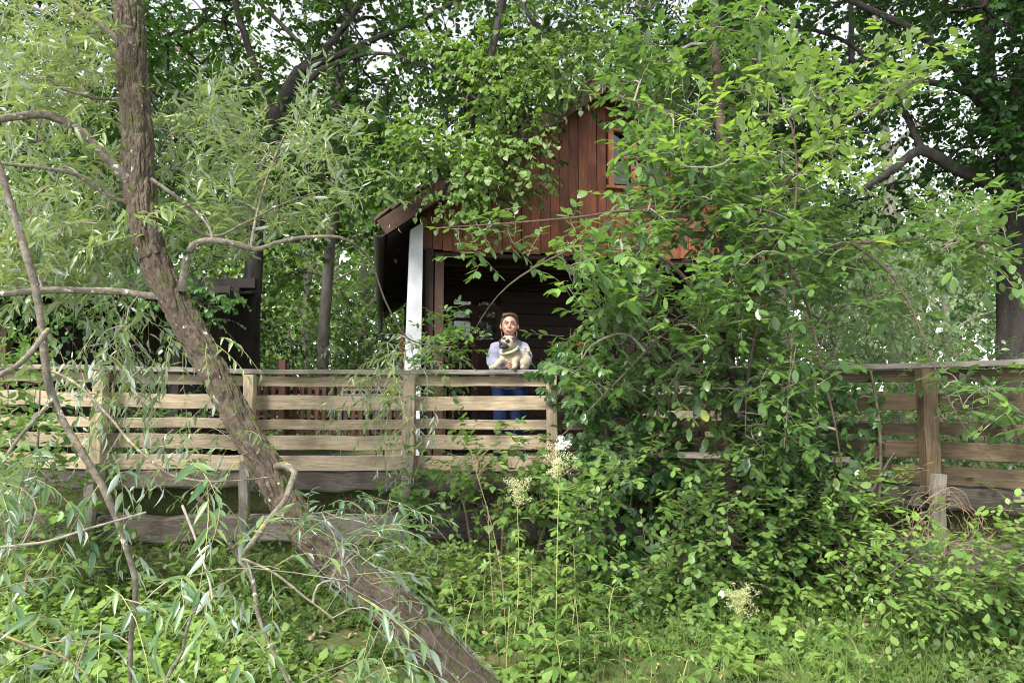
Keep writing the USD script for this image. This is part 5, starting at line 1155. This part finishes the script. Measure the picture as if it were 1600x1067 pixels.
for px, d, top, lean, w, white, lab in ((868, 4.9, 745, 6, 1.0, True, 'tallest meadowsweet, cream plume topped with white blossom'), (800, 4.9, 790, 8, .85, False, 'shorter meadowsweet with cream plume left of the tallest one'), (1140, 4.9, 962, 18, 1.0, False, 'low meadowsweet plume before the hedge, rightmost')):
    t, c = weed('meadowsweet', lab, px, d, top, 2, .10, cat_='flower', lean=lean)
    tp = c[-1]; L_ = Leaves(); st = []; n = int(26 * w)
    a = rng.uniform(0, 6.28, n); h = rng.uniform(0, .17, n) * w
    r_ = (.03 + .075 * rng.random(n)) * w
    e = tp + np.c_[np.cos(a) * r_, np.sin(a) * r_, h + .03]
    b0_ = tp + np.c_[0 * a, 0 * a, h * .6 - .03]
    st.append(tubes(np.stack([b0_, (b0_ + e) / 2 + rng.normal(0, .006, e.shape), e], 1), np.full((n, 3), .0011), 3))
    bb = np.repeat(e, 26, 0) + rng.normal(0, .0105, (n * 26, 3))
    bb2 = np.repeat((e + b0_) / 2, 10, 0) + rng.normal(0, .008, (n * 10, 3)); bb = np.vstack([bb, bb2])
    L_.add(T_FAR, bb, rng.normal(size=bb.shape), rng.normal(size=bb.shape), .008, .008)
    put(t, 'flower_stalks', cat(st), 'twig_green'); L_.emit(t, 'plume', 'plume'); stage.GetPrimAtPath(t + '/plume').SetCustomDataByKey('kind', 'stuff')
    if white:
        for k in range(5):
            L2 = Leaves(); cc = tp + np.array([rng.normal(0, .025), rng.normal(0, .02), .22 + rng.normal(0, .025)])
            bb = cc + rng.normal(0, .011, (70, 3)); L2.add(T_FAR, bb, rng.normal(size=bb.shape), rng.normal(size=bb.shape), .011, .011); L2.emit(t, 'blossom', 'white_petal')
dry = thing('dry_stalk', 'tall dry brown stalk with branched top before the boards', 'dry plant')
main = P(np.array([792, 786, 775, 760, 745, 735]), np.array([1060, 920, 850, 790, 740, 700]), np.array([4.6] * 6))
put(dry, 'stem', tube(curve(main, 30), np.linspace(.004, .002, 30), 6), 'dry_stalk', smooth=True)
put(dry, 'stem', tube(curve(P(np.array([782, 770, 765, 762]), np.array([1060, 940, 850, 790]), np.array([4.55] * 4)), 20), .0024, 6), 'dry_stalk', smooth=True)
for k in range(16):
    b = main[5] * (1 - k / 26) + main[3] * k / 26; d = nrm(np.array([rng.normal(0, .6), rng.normal(0, .4), 1])); l = rng.uniform(.06, .16)
    put(dry, 'twig', tube(curve(np.array([b, b + d * l * .6, b + d * l + rng.normal(0, .015, 3)]), 6), .0014, 4), 'dry_stalk')
rt = thing('dry_roots', 'tangle of dry roots and bent stems at the foot of the right post', 'dry plant')
ctr = P(1475, 815, 5.65)
for k in range(26):
    a = rng.uniform(0, 6.28); R_ = rng.uniform(.12, .26)
    an = np.linspace(a, a + rng.uniform(1.5, 4.5), 9)
    pts = ctr + np.c_[np.cos(an) * R_, rng.normal(0, .05) + .04 * np.sin(an * 2), np.sin(an) * R_ * .9] + rng.normal(0, .02, (9, 3)) + rng.normal(0, .03, 3)
    put(rt, 'root', tube(curve(pts, 20), rng.uniform(.0014, .003), 5), 'dry_stalk', smooth=True)
